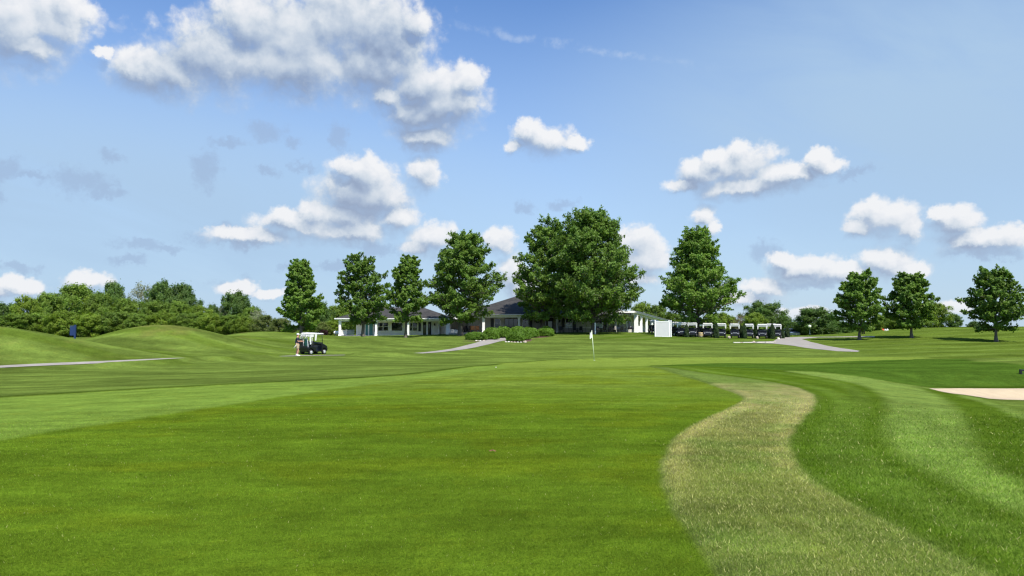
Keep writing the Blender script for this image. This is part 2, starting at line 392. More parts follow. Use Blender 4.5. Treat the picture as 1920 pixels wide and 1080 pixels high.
# ------------------------------------------------------------------ terrain
COLS = [-500, 0, 240, 480, 720, 960, 1200, 1330, 1440, 1560, 1680, 1920, 2400]
DEP = [4, 8, 12, 16, 20, 24, 28, 36, 45, 55, 65, 75, 85, 95, 105, 115, 140, 200, 400, 3000]
ZT = {
 -500:[0,0,-.05,-.2,-.4,-.55,-.7,-.9,-.95,-.95,-.9,-.8,-.7,-.5,-.3,-.2,0,0,0,-1],
 0:[0,0,-.05,-.2,-.4,-.55,-.7,-.9,-.95,-.95,-.9,-.8,-.7,-.5,-.3,-.2,0,0,0,-1],
 240:[0,0,-.03,-.12,-.25,-.38,-.52,-.75,-.88,-.9,-.85,-.75,-.6,-.4,-.2,-.1,0,0,0,-1],
 480:[0,0,0,-.05,-.12,-.25,-.4,-.6,-.75,-.82,-.75,-.6,-.35,-.15,0,.08,.1,.1,0,-1],
 720:[0,0,0,0,-.05,-.1,-.2,-.45,-.68,-.85,-.75,-.55,-.32,-.08,.08,.15,.2,.2,0,-1],
 960:[0,0,0,0,0,.02,.03,-.25,-.6,-.88,-.75,-.5,-.15,.2,.48,.6,.6,.4,0,-1],
 1200:[0,0,0,0,0,.02,.03,-.22,-.6,-.9,-.72,-.42,0,.42,.72,.75,.7,.4,0,-1],
 1330:[0,0,0,0,0,.02,.03,-.22,-.6,-.9,-.75,-.5,-.15,.12,.28,.3,.3,.3,0,-1],
 1440:[0,0,0,0,0,0,0,-.25,-.6,-.9,-.78,-.55,-.25,-.02,.08,.1,-.4,-.8,-1,-1],
 1560:[0,0,0,-.03,-.06,-.1,-.02,-.28,-.6,-.88,-.75,-.45,-.15,.05,.2,.22,-.4,-.8,-1,-1],
 1680:[0,0,-.02,-.08,-.15,-.22,-.05,-.3,-.6,-.85,-.65,-.3,.15,.70,1.28,1.36,.9,.3,0,-1],
 1920:[0,0,-.05,-.2,-.4,-.42,.05,-.28,-.7,-.9,-.65,-.35,.10,.85,1.50,1.60,1.3,.3,0,-1],
 2400:[0,0,-.05,-.2,-.4,-.42,.0,-.28,-.7,-.9,-.65,-.35,.10,.85,1.50,1.60,1.3,.3,0,-1],
}
AZ_MAX = rad(46)
_azk = [math.atan((c - 960) / F_PX) for c in COLS]
_azg = np.linspace(-AZ_MAX, AZ_MAX, 241); _lg = np.linspace(math.log(4), math.log(3000), 420)
def _tab():
    A = np.array([np.interp(_lg, np.log(DEP), ZT[c]) for c in COLS])       # cols x lg
    G = np.array([np.interp(_azg, _azk, A[:, j]) for j in range(len(_lg))]).T
    def blur(G, n, ax):
        k = np.exp(-np.linspace(-2, 2, 2 * n + 1) ** 2); k /= k.sum()
        Gp = np.pad(G, [(n, n) if a == ax else (0, 0) for a in (0, 1)], mode='edge')
        return np.apply_along_axis(lambda v: np.convolve(v, k, 'valid'), ax, Gp)
    return blur(blur(G, 14, 0), 3, 1)
_G = _tab()
MOUNDS = [ # centre x, y, height, sigma x, sigma y
 (-35.6, 49.0, 2.55, 7.2, 3.9), (-30.0, 66, 2.1, 4.7, 4.4), (-34.8, 67, .75, 4.0, 4.5), (-27.0, 80, 1.35, 5.0, 4.5), (-14.8, 78, .50, 4.5, 5.0), (-21, 76, .45, 5, 4), (-12, 83, .28, 5, 3),
 (20.5, 25.9, .16, 6, .9), (36, 45, .5, 7, 4), (9, 47, -.08, 14, 5), (20, 34, .18, 6, 3), (-7, 84, .25, 4, 4), (-19, 54.5, .16, 5, 1.8)]
RIDGE = None
def _bun(X, Y):                    # bunker hollow, 0..1
    return np.clip(1.25 - (((X - 17.6) / 5.4) ** 2 + ((Y - 21.6 - .10 * (X - 17.6)) / 1.75) ** 2), 0, 1)
def zt(X, Y, bun=True):
    X = np.asarray(X, float); Y = np.asarray(Y, float)
    r = np.hypot(X, Y); az = np.clip(np.arctan2(X, np.maximum(Y, 1e-6)), -AZ_MAX, AZ_MAX)
    az = np.where(Y <= 0, np.sign(X) * AZ_MAX, az)
    D = np.clip(r * np.cos(az), 4, 2990); l = np.log(D)
    fi = (az + AZ_MAX) / (2 * AZ_MAX) * (len(_azg) - 1); fj = (l - _lg[0]) / (_lg[-1] - _lg[0]) * (len(_lg) - 1)
    i = np.clip(fi.astype(int), 0, len(_azg) - 2); j = np.clip(fj.astype(int), 0, len(_lg) - 2); a = fi - i; b = fj - j
    z = _G[i, j] * (1 - a) * (1 - b) + _G[i + 1, j] * a * (1 - b) + _G[i, j + 1] * (1 - a) * b + _G[i + 1, j + 1] * a * b
    for (cx, cy, h, sx, sy) in MOUNDS:
        z = z + h * np.exp(-((X - cx) / sx) ** 2 / 2 - ((Y - cy) / sy) ** 2 / 2)
    w = np.clip((r - 26) / 20, 0, 1) * np.clip((100 - r) / 10, 0, 1)
    z = z + w * .045 * (np.sin(X * .41 + 1.3 * np.sin(Y * .13)) * np.sin(Y * .37 + .8 * np.sin(X * .21)))
    if RIDGE is not None:
        m = (X > -52) & (X < 2) & (Y > 25) & (Y < 75)
        if m.any():
            z = np.array(z); dd = sdist(X[m], Y[m], RIDGE[0], False); hh = np.interp(X[m] / Y[m], RIDGE[1], RIDGE[2]); z[m] += hh * np.exp(-(dd / .75) ** 2)
    if bun:
        q = _bun(X, Y); z = z - .20 * q * q * (3 - 2 * q)
    return z
def gz(x, y): return float(zt(np.array([x]), np.array([y]))[0])
def hit(px, py, dmin=2.0, dmax=400):   # where the sight line of a pixel meets the ground
    r = ray(px, py); t = np.exp(np.linspace(math.log(dmin), math.log(dmax), 4000))
    X = r[0] / r[1] * t; Z = EYE + r[2] / r[1] * t; d = Z - zt(X, t, False)
    k = np.argmax(d <= 0)
    if d[k] > 0: k = len(t) - 1
    return float(X[k]), float(t[k])
def poly_world(pts, dmin=2.0): return np.array([hit(px, py, dmin) for px, py in pts])
def sdist(X, Y, P, closed=True):   # signed distance in metres (positive inside)
    n = len(P); d = np.full(X.shape, 1e9); ins = np.zeros(X.shape, bool)
    for i in range(n if closed else n - 1):
        ax, ay = P[i]; bx_, by = P[(i + 1) % n]
        ex, ey = bx_ - ax, by - ay; L2 = ex * ex + ey * ey + 1e-12
        t = np.clip(((X - ax) * ex + (Y - ay) * ey) / L2, 0, 1)
        d = np.minimum(d, (X - ax - t * ex) ** 2 + (Y - ay - t * ey) ** 2)
        if closed:
            c = ((ay > Y) != (by > Y)); xx = ax + (Y - ay) * ex / (ey if abs(ey) > 1e-9 else 1e-9)
            ins ^= (c & (X < xx))
    d = np.sqrt(d)
    return np.where(ins, d, -d) if closed else d
def smooth(P, it=2):
    P = np.asarray(P, float)
    for _ in range(it):
        Q = [P[0]]
        for a, b in zip(P, P[1:]): Q += [a * .75 + b * .25, a * .25 + b * .75]
        Q.append(P[-1]); P = np.array(Q)
    return P
def sstep(v, a, b): t = np.clip((v - a) / (b - a), 0, 1); return t * t * (3 - 2 * t)
E_FAIR = [(1215,687),(1262,700),(1325,718),(1400,744),(1388,757),(1335,780),(1285,806),(1256,836),(1243,872),(1246,910),(1262,950),(1290,992),(1330,1045),(1375,1110),(1450,1220)]
E_TAN = [(1215,687),(1300,700),(1400,711),(1480,724),(1530,742),(1527,765),(1503,790),(1482,816),(1476,848),(1492,882),(1540,920),(1610,962),(1690,1003),(1770,1043),(1850,1085),(2010,1170)]
E_L1 = [(1480,700),(1560,712),(1620,724),(1662,745),(1672,775),(1662,808),(1676,840),(1715,873),(1775,905),(1850,940),(1930,972),(2100,1040)]
E_L2 = [(1480,697),(1600,706),(1700,722),(1762,745),(1795,775),(1810,808),(1824,845),(1850,882),(1925,932),(2100,1010)]
E_LOW = [(1215,685),(1330,692),(1450,700),(1560,708),(1660,717),(1745,729),(1830,744),(1925,776),(2100,850)]
E_B2 = [(1745,732),(1830,752),(1925,795),(2100,880)]
E_TOPF = [(-700,778),(-300,760),(0,745),(250,732),(500,718),(650,711),(800,701),(870,690),(950,682)]
E_BAND = [(-700,945),(-300,875),(0,826),(100,809),(200,794),(300,778),(400,764),(500,748),(600,733),(700,720),(800,708),(900,697),(960,690)]
E_GRN_T = [(940,681),(1080,673),(1200,671),(1400,670),(1600,670),(1740,671)]
E_GRN_B = [(1740,673),(1600,677),(1450,682),(1330,685),(1215,686),(1100,689),(960,690)]
def cw(l): return smooth(poly_world(l), 2)
far = [(1925, 1300), (-800, 1300)]
wFAIR = np.vstack([cw(E_GRN_T), cw(E_FAIR[:1])[:1], cw(E_FAIR), np.array([[6, .5], [-30, .5]]), cw(E_TOPF)])
wBAND = np.vstack([cw(E_TOPF), cw(E_BAND)[::-1]])
wGRN = np.vstack([cw(E_GRN_T), cw(E_GRN_B)])
wTAN = np.vstack([cw(E_FAIR), cw(E_TAN)[::-1]])
wL = np.vstack([cw(E_L1), cw(E_L2)[::-1]])
wMID = np.vstack([cw(E_TAN), cw(E_L1)[::-1]])
wOUT = np.vstack([cw(E_L2), cw(E_LOW)[::-1]])
wLOWSTRIP = np.vstack([cw(E_LOW)[12:], cw(E_B2)[::-1]])
wDARK = np.vstack([cw(E_LOW[:1])[:1], cw([(1215,685),(1330,684),(1450,682),(1600,677),(1740,672),(1830,676),(1925,690),(2200,720)]), cw([(2200,735),(1925,730),(1745,729)]), cw(E_LOW[:6])[::-1]])
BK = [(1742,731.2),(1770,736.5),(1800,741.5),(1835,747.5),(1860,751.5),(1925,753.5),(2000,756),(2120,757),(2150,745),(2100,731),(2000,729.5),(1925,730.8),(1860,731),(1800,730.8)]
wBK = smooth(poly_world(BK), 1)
PATH_L = [(-420,706),(-150,697),(0,690),(120,684),(240,679),(330,675),(480,669.5),(560,667.5),(700,666),(790,664),(840,658.5),(880,650.5),(915,643),(940,637.5),(948,632.5),(972,626)]
PATH_R = [(1612,661),(1570,656),(1530,650.5),(1500,645),(1482,640),(1500,635.0),(1545,632.3),(1600,631)]
pl = smooth(poly_world(PATH_L[:3], 20), 1)
wPATH = smooth(np.array([hit(px, py, 30) for px, py in PATH_L]), 2)
_t = np.gradient(wPATH, axis=0); _t /= np.linalg.norm(_t, axis=1)[:, None]
_k = [(-420, .10), (0, .09), (150, .11), (205, .24), (500, .24), (530, .0), (640, .0), (665, .26), (760, .24), (810, .05), (850, 0)]
RIDGE = (wPATH + np.stack([_t[:, 1], -_t[:, 0]], 1) * 1.75, [(c - 960) / F_PX for c, h in _k], [h for c, h in _k])
def hash2(a, b):
    v = np.sin(a * 127.1 + b * 311.7) * 43758.5453; return v - np.floor(v)
def vnoise(X, Y):
    i = np.floor(X); j = np.floor(Y); f = X - i; g = Y - j; f = f * f * (3 - 2 * f); g = g * g * (3 - 2 * g)
    return (hash2(i, j) * (1 - f) + hash2(i + 1, j) * f) * (1 - g) + (hash2(i, j + 1) * (1 - f) + hash2(i + 1, j + 1) * f) * g
def fbm(X, Y, o=4):
    s = 0; a = .5; t = 0
    for k in range(o): s = s + a * vnoise(X + 17 * k, Y - 9 * k); t += a; X = X * 2.03; Y = Y * 2.03; a *= .55
    return s / t
G_FAIR = np.array([.100, .178, .013]); G_BAND = np.array([.165, .275, .044]); G_ROUGH = np.array([.118, .185, .034])
G_ROUGHD = np.array([.060, .118, .010]); G_TAN = np.array([.198, .275, .073]); G_STRAW = np.array([.38, .365, .150])
G_MID = np.array([.082, .152, .013]); G_L = np.array([.160, .255, .052]); G_DARK = np.array([.058, .122, .014])
G_GREEN = np.array([.175, .265, .042])
def ground_colour(X, Y):
    n1 = fbm(X * .35, Y * .35, 4); n2 = fbm(X * 1.7 + 5, Y * 1.7, 3); n0 = fbm(X * .09 + 3, Y * .09 + 8, 3)
    def mx(c, o, w): return c * (1 - w[..., None]) + o * w[..., None]
    # mown rough: alternating passes that swing with the land
    s = np.sin((Y * .88 + X * .20 + 5 * n0 * 2.2) * 1.05); r = np.hypot(X, Y)
    w = sstep(s + (n1 - .5) * 3.4, -.8, .8)
    c = G_ROUGHD[None] * 0 + (G_ROUGH * .84)[None] * np.ones(X.shape + (1,)); c = mx(c, G_ROUGH * 1.12, w * .95)
    # diagonal passes on the bank below the clubhouse
    s2 = np.sin((X * .75 - Y * .75) * 1.25); k = sstep(Y, 82, 87) * sstep(X, 6, 12) * sstep(-X, -36, -30)
    c = mx(c, G_ROUGHD * 1.1, k * sstep(s2 + (n1 - .5), -.3, .5) * .7)
    # right-hand hill, sweeping passes
    k = sstep(X, 26, 34) * sstep(Y, 50, 56)
    s3 = np.sin((Y * .9 - X * .35 + 2 * n0) * 1.5)
    c = mx(c, G_ROUGHD * np.array([1.15, 1.0, 1.]), k * .55); c = mx(c, G_ROUGH * 1.1, k * sstep(s3 + (n1 - .5), .1, .8) * .6)
    k = sstep(-X, 15, 20) * sstep(Y, 42, 46) * sstep(-Y, -84, -78); s4 = np.sin(Y * 1.15 + X * .33 + 2.5 * n0 + .6 * np.sin(X * .3)); c = mx(c, G_ROUGHD * np.array([1.25, 1.1, 1.2]), k * sstep(s4 + (n1 - .5) * 1.2, .15, .8) * .55)
    # weedy brownish patches on mounds
    k = sstep(-X, 22, 30) * sstep(Y, 40, 46) * sstep(n1, .52, .72); c = mx(c, np.array([.135, .150, .040]), k * .6)
    e = .10
    dF = sdist(X, Y, wFAIR); c = mx(c, G_ROUGHD * .62, sstep(dF, -.55, -.1) * sstep(-dF, -.2, .1) * sstep(Y, 14, 18) * .8 * (X < 5))  # dark line at the fairway edge: shadow of the taller rough put into the colour
    jit = (n2 - .5) * .35
    fc = G_FAIR[None] * (.85 + .3 * n1[..., None])
    fd = sstep(Y + (n0 - .5) * 9 + (fbm(X * .15, Y * 1.1 + 31, 3) - .5) * 9, 12, 27)[..., None] * .72; fc = fc * (1 - fd) + G_GREEN * .92 * fd
    yel = sstep(fbm(X * .5 + 40, Y * .8 + 2, 3), .52, .72); 
    fc = fc * (1 - yel[..., None] * .5) + np.array([.125, .185, .010]) * (yel[..., None] * .5)
    c = mx(c, fc, sstep(dF + jit * .3, -e, e))
    d = sdist(X, Y, wBAND); c = mx(c, G_BAND * 1.0, sstep(d + jit, -.18 - r * .004, .18 + r * .004) * sstep(dF, -.1, .1) * (.82 + .18 * n1))
    d = sdist(X, Y, wGRN); c = mx(c, G_GREEN, sstep(d, -.5, .5))
    d = sdist(X, Y, wDARK); c = mx(c, G_DARK * (1), sstep(d + jit, -.4, .4) * (.95))
    d = sdist(X, Y, wMID); c = mx(c, G_MID, sstep(d + jit, -.25, .25)); 
    # faint lighter pass inside
    c = mx(c, G_L, sstep(d, .2, .5) * sstep(-d, -.95, -.6) * .22)
    d = sdist(X, Y, wOUT); c = mx(c, G_MID * .9, sstep(d + jit, -.2, .2))
    d = sdist(X, Y, wL); c = mx(c, G_L * 1.12, sstep(d + jit * 1.0, -.25, .25) * (.82 + .18 * n2))
    c = mx(c, G_L * 1.05, sstep(sdist(X, Y, wLOWSTRIP) + jit, -.1, .2) * .8)
    d = sdist(X, Y, wTAN); k = sstep(d + jit * .4, -.08, .12); c = mx(c, G_L * .85, k); k = k * sstep(-Y, -21.5, -19.0)
    c = mx(c, G_TAN * (.9), k)
    straw = sstep(fbm(X * 1.1 + 9, Y * .6 + 4, 4), .40, .66); c = mx(c, G_STRAW * .85, k * straw * .5 * (.30 + .70 * sstep(Y, 6, 10)))
    fl = sstep(fbm(d * 3.2 + 3, Y * .16, 3), .45, .58); c = mx(c, np.array([.125, .165, .035]), k * fl * .75); c = mx(c, G_L * .7, k * sstep(-Y, -7.5, -4.5) * sstep(-d, -1.0, -.2) * .6)
    c = mx(c, G_STRAW * .9, k * sstep(-d, -.45, -.05) * .5 * sstep(Y, 6, 9))
    c = mx(c, G_STRAW * .80, k * sstep(Y, 8, 12) * .38 * (.5 + n2)); gr = sstep(fbm(X * .8 - 9, Y * .9 + 14, 3), .5, .68); c = mx(c, G_L * .85, k * gr * .55)
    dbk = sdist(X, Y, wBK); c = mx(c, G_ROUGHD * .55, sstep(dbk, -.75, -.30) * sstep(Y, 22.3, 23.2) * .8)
    # clumps and streaks left by the mower
    sa = fbm(X * .22 + 70, Y * .95 + 11, 3); sb = fbm(X * .75 + 5, Y * 2.6 + 90, 3); sc_ = fbm(X * 2.3 + 15, Y * 6.0, 2)
    nf = 1 - sstep(r, 30, 60); rf = sstep(-dF, 0, .3)
    right = sstep(X, 2, 5) * (1 - sstep(dF, 0, .3)) * (1 - sstep(r, 26, 34)); flow = fbm(sdist(X, Y, wTAN) * 1.6 + 7, (X + Y) * .12, 3)
    c = c * (1 + right * (flow - .5) * .55)[..., None]; sa = .5 + (sa - .5) * (1 - .8 * right); sb = .5 + (sb - .5) * (1 - .45 * right)
    c = c * (1 + (sa - .5) * (.26 + .56 * rf) + (sb - .5) * .38 * (.4 + .6 * nf) + (sc_ - .5) * .35 * nf * (1 - sstep(r, 14, 24)))[..., None]
    # far land
    k = sstep(r, 150, 260); c = mx(c, np.array([.05, .09, .018]), k)
    return np.clip(c * np.array([1.03, .95, .92]), 0, 1)
def build_ground():
    naz = 1000; az = np.concatenate([np.linspace(-math.pi, -AZ_MAX, 40)[:-1], np.linspace(-AZ_MAX, AZ_MAX, naz), np.linspace(AZ_MAX, math.pi, 40)[1:]])
    R = np.concatenate([[0.3, 1.0, 2.0, 3.0], np.exp(np.arange(math.log(4), math.log(160), .0040)), np.exp(np.linspace(math.log(162), math.log(6000), 70))])
    A, RR = np.meshgrid(az, R); X = RR * np.sin(A); Y = RR * np.cos(A)
    Z = zt(X, Y) ; dF = sdist(X, Y, wFAIR)
    Z = Z + .035 * sstep(-dF, -.05, .15)
    nr, nc = X.shape; V = np.stack([X, Y, Z], -1).reshape(-1, 3)
    i = np.arange(nr - 1)[:, None] * nc + np.arange(nc - 1)[None]; i = i.ravel()
    Q = np.stack([i, i + 1, i + nc + 1, i + nc], 1)[:, ::-1]
    col = np.zeros((nr * nc, 3)); 
    Xf, Yf = X.ravel(), Y.ravel()
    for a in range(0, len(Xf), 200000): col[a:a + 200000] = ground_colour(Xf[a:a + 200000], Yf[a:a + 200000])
    me = np_mesh('ground', V, Q, smooth=True, col=col)
    m = bpy.data.materials.new('mown_grass'); m.use_nodes = True; T = NT(m.node_tree); p = T.n['Principled BSDF']
    at = T.node('ShaderNodeVertexColor', layer_name='tint'); geo = T.node('ShaderNodeNewGeometry'); P = geo.outputs['Position']
    a = T.ss(T.noise(P, 55, 3, .65), .25, .75, .62, 1.38, 'LINEAR')
    b = T.ss(T.noise(P, 9, 4, .6), .25, .75, .80, 1.20, 'LINEAR')
    cc = T.ss(T.noise(P, 1.3, 6, .66), .25, .75, .74, 1.26, 'LINEAR')
    c = T.v('SCALE', at.outputs[0], scale=T.m('MULTIPLY', T.m('MULTIPLY', a, b), cc))
    warm = T.ss(T.noise(P, 2.4, 4, .6), .5, .72); c = T.mix(T.m('MULTIPLY', warm, .25), c, T.mix(1.0, c, (1.45, 1.1, .8), 'MULTIPLY'))
    T.put(p.inputs['Base Color'], c); p.inputs['Roughness'].default_value = .9; p.inputs['Specular IOR Level'].default_value = 0
    bp = T.node('ShaderNodeBump'); bp.inputs['Strength'].default_value = .9; bp.inputs['Distance'].default_value = .05
    h = T.m('ADD', T.noise(P, 38, 3, .6), T.m('MULTIPLY', T.noise(P, 5, 3, .6), 2.0)); T.put(bp.inputs['Height'], h)
    T.l.new(bp.outputs[0], p.inputs['Normal'])
    g = obj('ground', me, m); tag(g, kind='structure'); g['label'] = 'mown grass of fairway, rough and mounds'
    return g
build_ground()

def sheet(name, outline, m, dz, label, grid=.5, kind='structure', trim=None):
    """a sheet draped over the land inside a world outline"""
    P = np.asarray(outline); x0, y0 = P.min(0) - grid; x1, y1 = P.max(0) + grid
    bm = B(); vs = [bm.verts.new((p[0], p[1], 0)) for p in P]; bm.faces.new(vs)
    bmesh.ops.triangulate(bm, faces=bm.faces[:])
    for lo, hi, ax in ((x0, x1, 0), (y0, y1, 1)):
        for v in np.arange(lo, hi, grid):
            co = (v, 0, 0) if ax == 0 else (0, v, 0); no = (1, 0, 0) if ax == 0 else (0, 1, 0)
            bmesh.ops.bisect_plane(bm, geom=bm.verts[:] + bm.edges[:] + bm.faces[:], plane_co=co, plane_no=no)
    for v in bm.verts: v.co.z = gz(v.co.x, v.co.y) + dz
    bmesh.ops.recalc_face_normals(bm, faces=bm.faces[:])
    if bm.faces and bm.faces[0].normal.z < 0: bmesh.ops.reverse_faces(bm, faces=bm.faces[:])
    for f in bm.faces: f.smooth = True
    o = obj(name, bm, m); tag(o, label, kind=kind); return o
def ribbon(P, widths, n=4):
    P = np.asarray(P); T_ = np.gradient(P, axis=0); T_ /= np.linalg.norm(T_, axis=1)[:, None] + 1e-9
    N = np.stack([-T_[:, 1], T_[:, 0]], 1); w = np.interp(np.linspace(0, 1, len(P)), np.linspace(0, 1, len(widths)), widths)[:, None]
    V = []
    for k in range(n + 1):
        q = P + N * w * (k / n - .5); V.append(np.stack([q[:, 0], q[:, 1], zt(q[:, 0], q[:, 1]) + .06], 1))
    V = np.array(V); m = len(P); i = (np.arange(n)[:, None] * m + np.arange(m - 1)[None]).ravel()
    return V.reshape(-1, 3), np.stack([i, i + 1, i + m + 1, i + m], 1)[:, ::-1]
m_asph = mat('pale_asphalt', (.31, .28, .24), .9, var=.16, vscale=1.2, bump=.5, bscale=60)
def dens_line(P, st=.6):
    P = np.asarray(P); L = np.r_[0, np.cumsum(np.linalg.norm(np.diff(P, axis=0), axis=1))]; s = np.arange(0, L[-1], st)
    return np.stack([np.interp(s, L, P[:, 0]), np.interp(s, L, P[:, 1])], 1)
V, Q = ribbon(dens_line(wPATH), [.8, .8, 1.0, 1.5, 2.4, 2.6]); tag(obj('path', np_mesh('path', V, Q, smooth=True), m_asph), 'pale cart path winding to the clubhouse', kind='structure')
# road on the right: a wide apron narrowing into a path
RO = [(1400,642.5),(1450,640.5),(1458,636),(1462,633.6),(1500,632.3),(1640,631),(1640,633),(1535,633.2),(1503,636.5),(1520,642),(1545,648),(1575,653.5),(1612,659),(1608,660.8),(1570,659.5),(1530,655.5),(1490,649.5),(1450,645),(1400,643.5)]
road_w = [hit(px, py, 55) for px, py in RO]
sheet('road', road_w, m_asph, .055, 'grey tarmac road leading to the cart park', .8)
m_sand = mat('bunker_sand', (.49, .385, .245), .95, var=.10, vscale=3, bump=.6, bscale=18)
BK = [(1742,731.2),(1770,736.5),(1800,741.5),(1835,747.5),(1860,751.5),(1925,753.5),(2000,756),(2120,757),(2150,745),(2100,731),(2000,729.5),(1925,730.8),(1860,731),(1800,730.8)]
def bunker_sheet():
    P = smooth(poly_world(BK), 1); sheet('bunker', P, m_sand, .045, 'pale sand bunker beside the rough', .25)
bunker_sheet()
# ------------------------------------------------------------------ vegetation
def tubes(paths, radii, seg=6):
    """one mesh from many polylines"""
    Vs = []; Qs = []; n0 = 0; ang = np.arange(seg) * 2 * math.pi / seg
    for P, r in zip(paths, radii):
        P = np.asarray(P, float); m = len(P); t = np.gradient(P, axis=0); t /= np.linalg.norm(t, axis=1)[:, None] + 1e-9
        up = np.array([0, 0, 1.]) if abs(t[0, 2]) < .9 else np.array([1., 0, 0])
        a = np.cross(t, up); a /= np.linalg.norm(a, axis=1)[:, None] + 1e-9; b = np.cross(t, a)
        rr = np.asarray(r)[:, None, None]
        V = P[:, None] + rr * (a[:, None] * np.cos(ang)[None, :, None] + b[:, None] * np.sin(ang)[None, :, None])
        Vs.append(V.reshape(-1, 3))
        i = np.arange(m - 1)[:, None] * seg; k = np.arange(seg)[None]; k2 = (k + 1) % seg
        Qs.append(np.stack([(i + k), (i + k2), (i + seg + k2), (i + seg + k)], -1).reshape(-1, 4) + n0); n0 += m * seg
    return np.vstack(Vs), np.vstack(Qs)
def leaves(Cn, size, rng, up=.7, out=None, outw=.5, tint=None, asp=1.5):
    """small folded leaf-sprays at the given centres"""
    n = len(Cn); nrm = rng.normal(size=(n, 3)); nrm /= np.linalg.norm(nrm, axis=1)[:, None]
    nrm[:, 2] += up
    if out is not None: nrm += outw * out
    nrm /= np.linalg.norm(nrm, axis=1)[:, None] + 1e-9
    t = rng.normal(size=(n, 3)); t -= (t * nrm).sum(1)[:, None] * nrm; t /= np.linalg.norm(t, axis=1)[:, None] + 1e-9
    b = np.cross(nrm, t); s = (size * rng.uniform(.6, 1.3, n))[:, None]
    p0 = Cn - t * s * .5 * asp; p2 = Cn + t * s * .5 * asp
    p1 = Cn + b * s * .45 - nrm * s * .12 + t * s * rng.uniform(-.15, .15, (n, 1)); p3 = Cn - b * s * .45 - nrm * s * .12
    V = np.stack([p0, p1, p2, p3], 1).reshape(-1, 3); i = np.arange(n) * 4
    T3 = np.vstack([np.stack([i, i + 1, i + 2], 1), np.stack([i, i + 2, i + 3], 1)])
    col = None if tint is None else np.repeat(tint, 4, 0)
    return V, T3, col
PROF_MAPLE = ([0, .10, .28, .45, .65, .82, .94, 1], [.50, .86, 1.0, .94, .76, .54, .32, .08])
PROF_ROUND = ([0, .15, .4, .65, .85, 1], [.55, .90, 1.0, .88, .58, .12])
PROF_CONE = ([0, .10, .30, .55, .8, 1], [.60, .95, 1.0, .72, .38, .06])
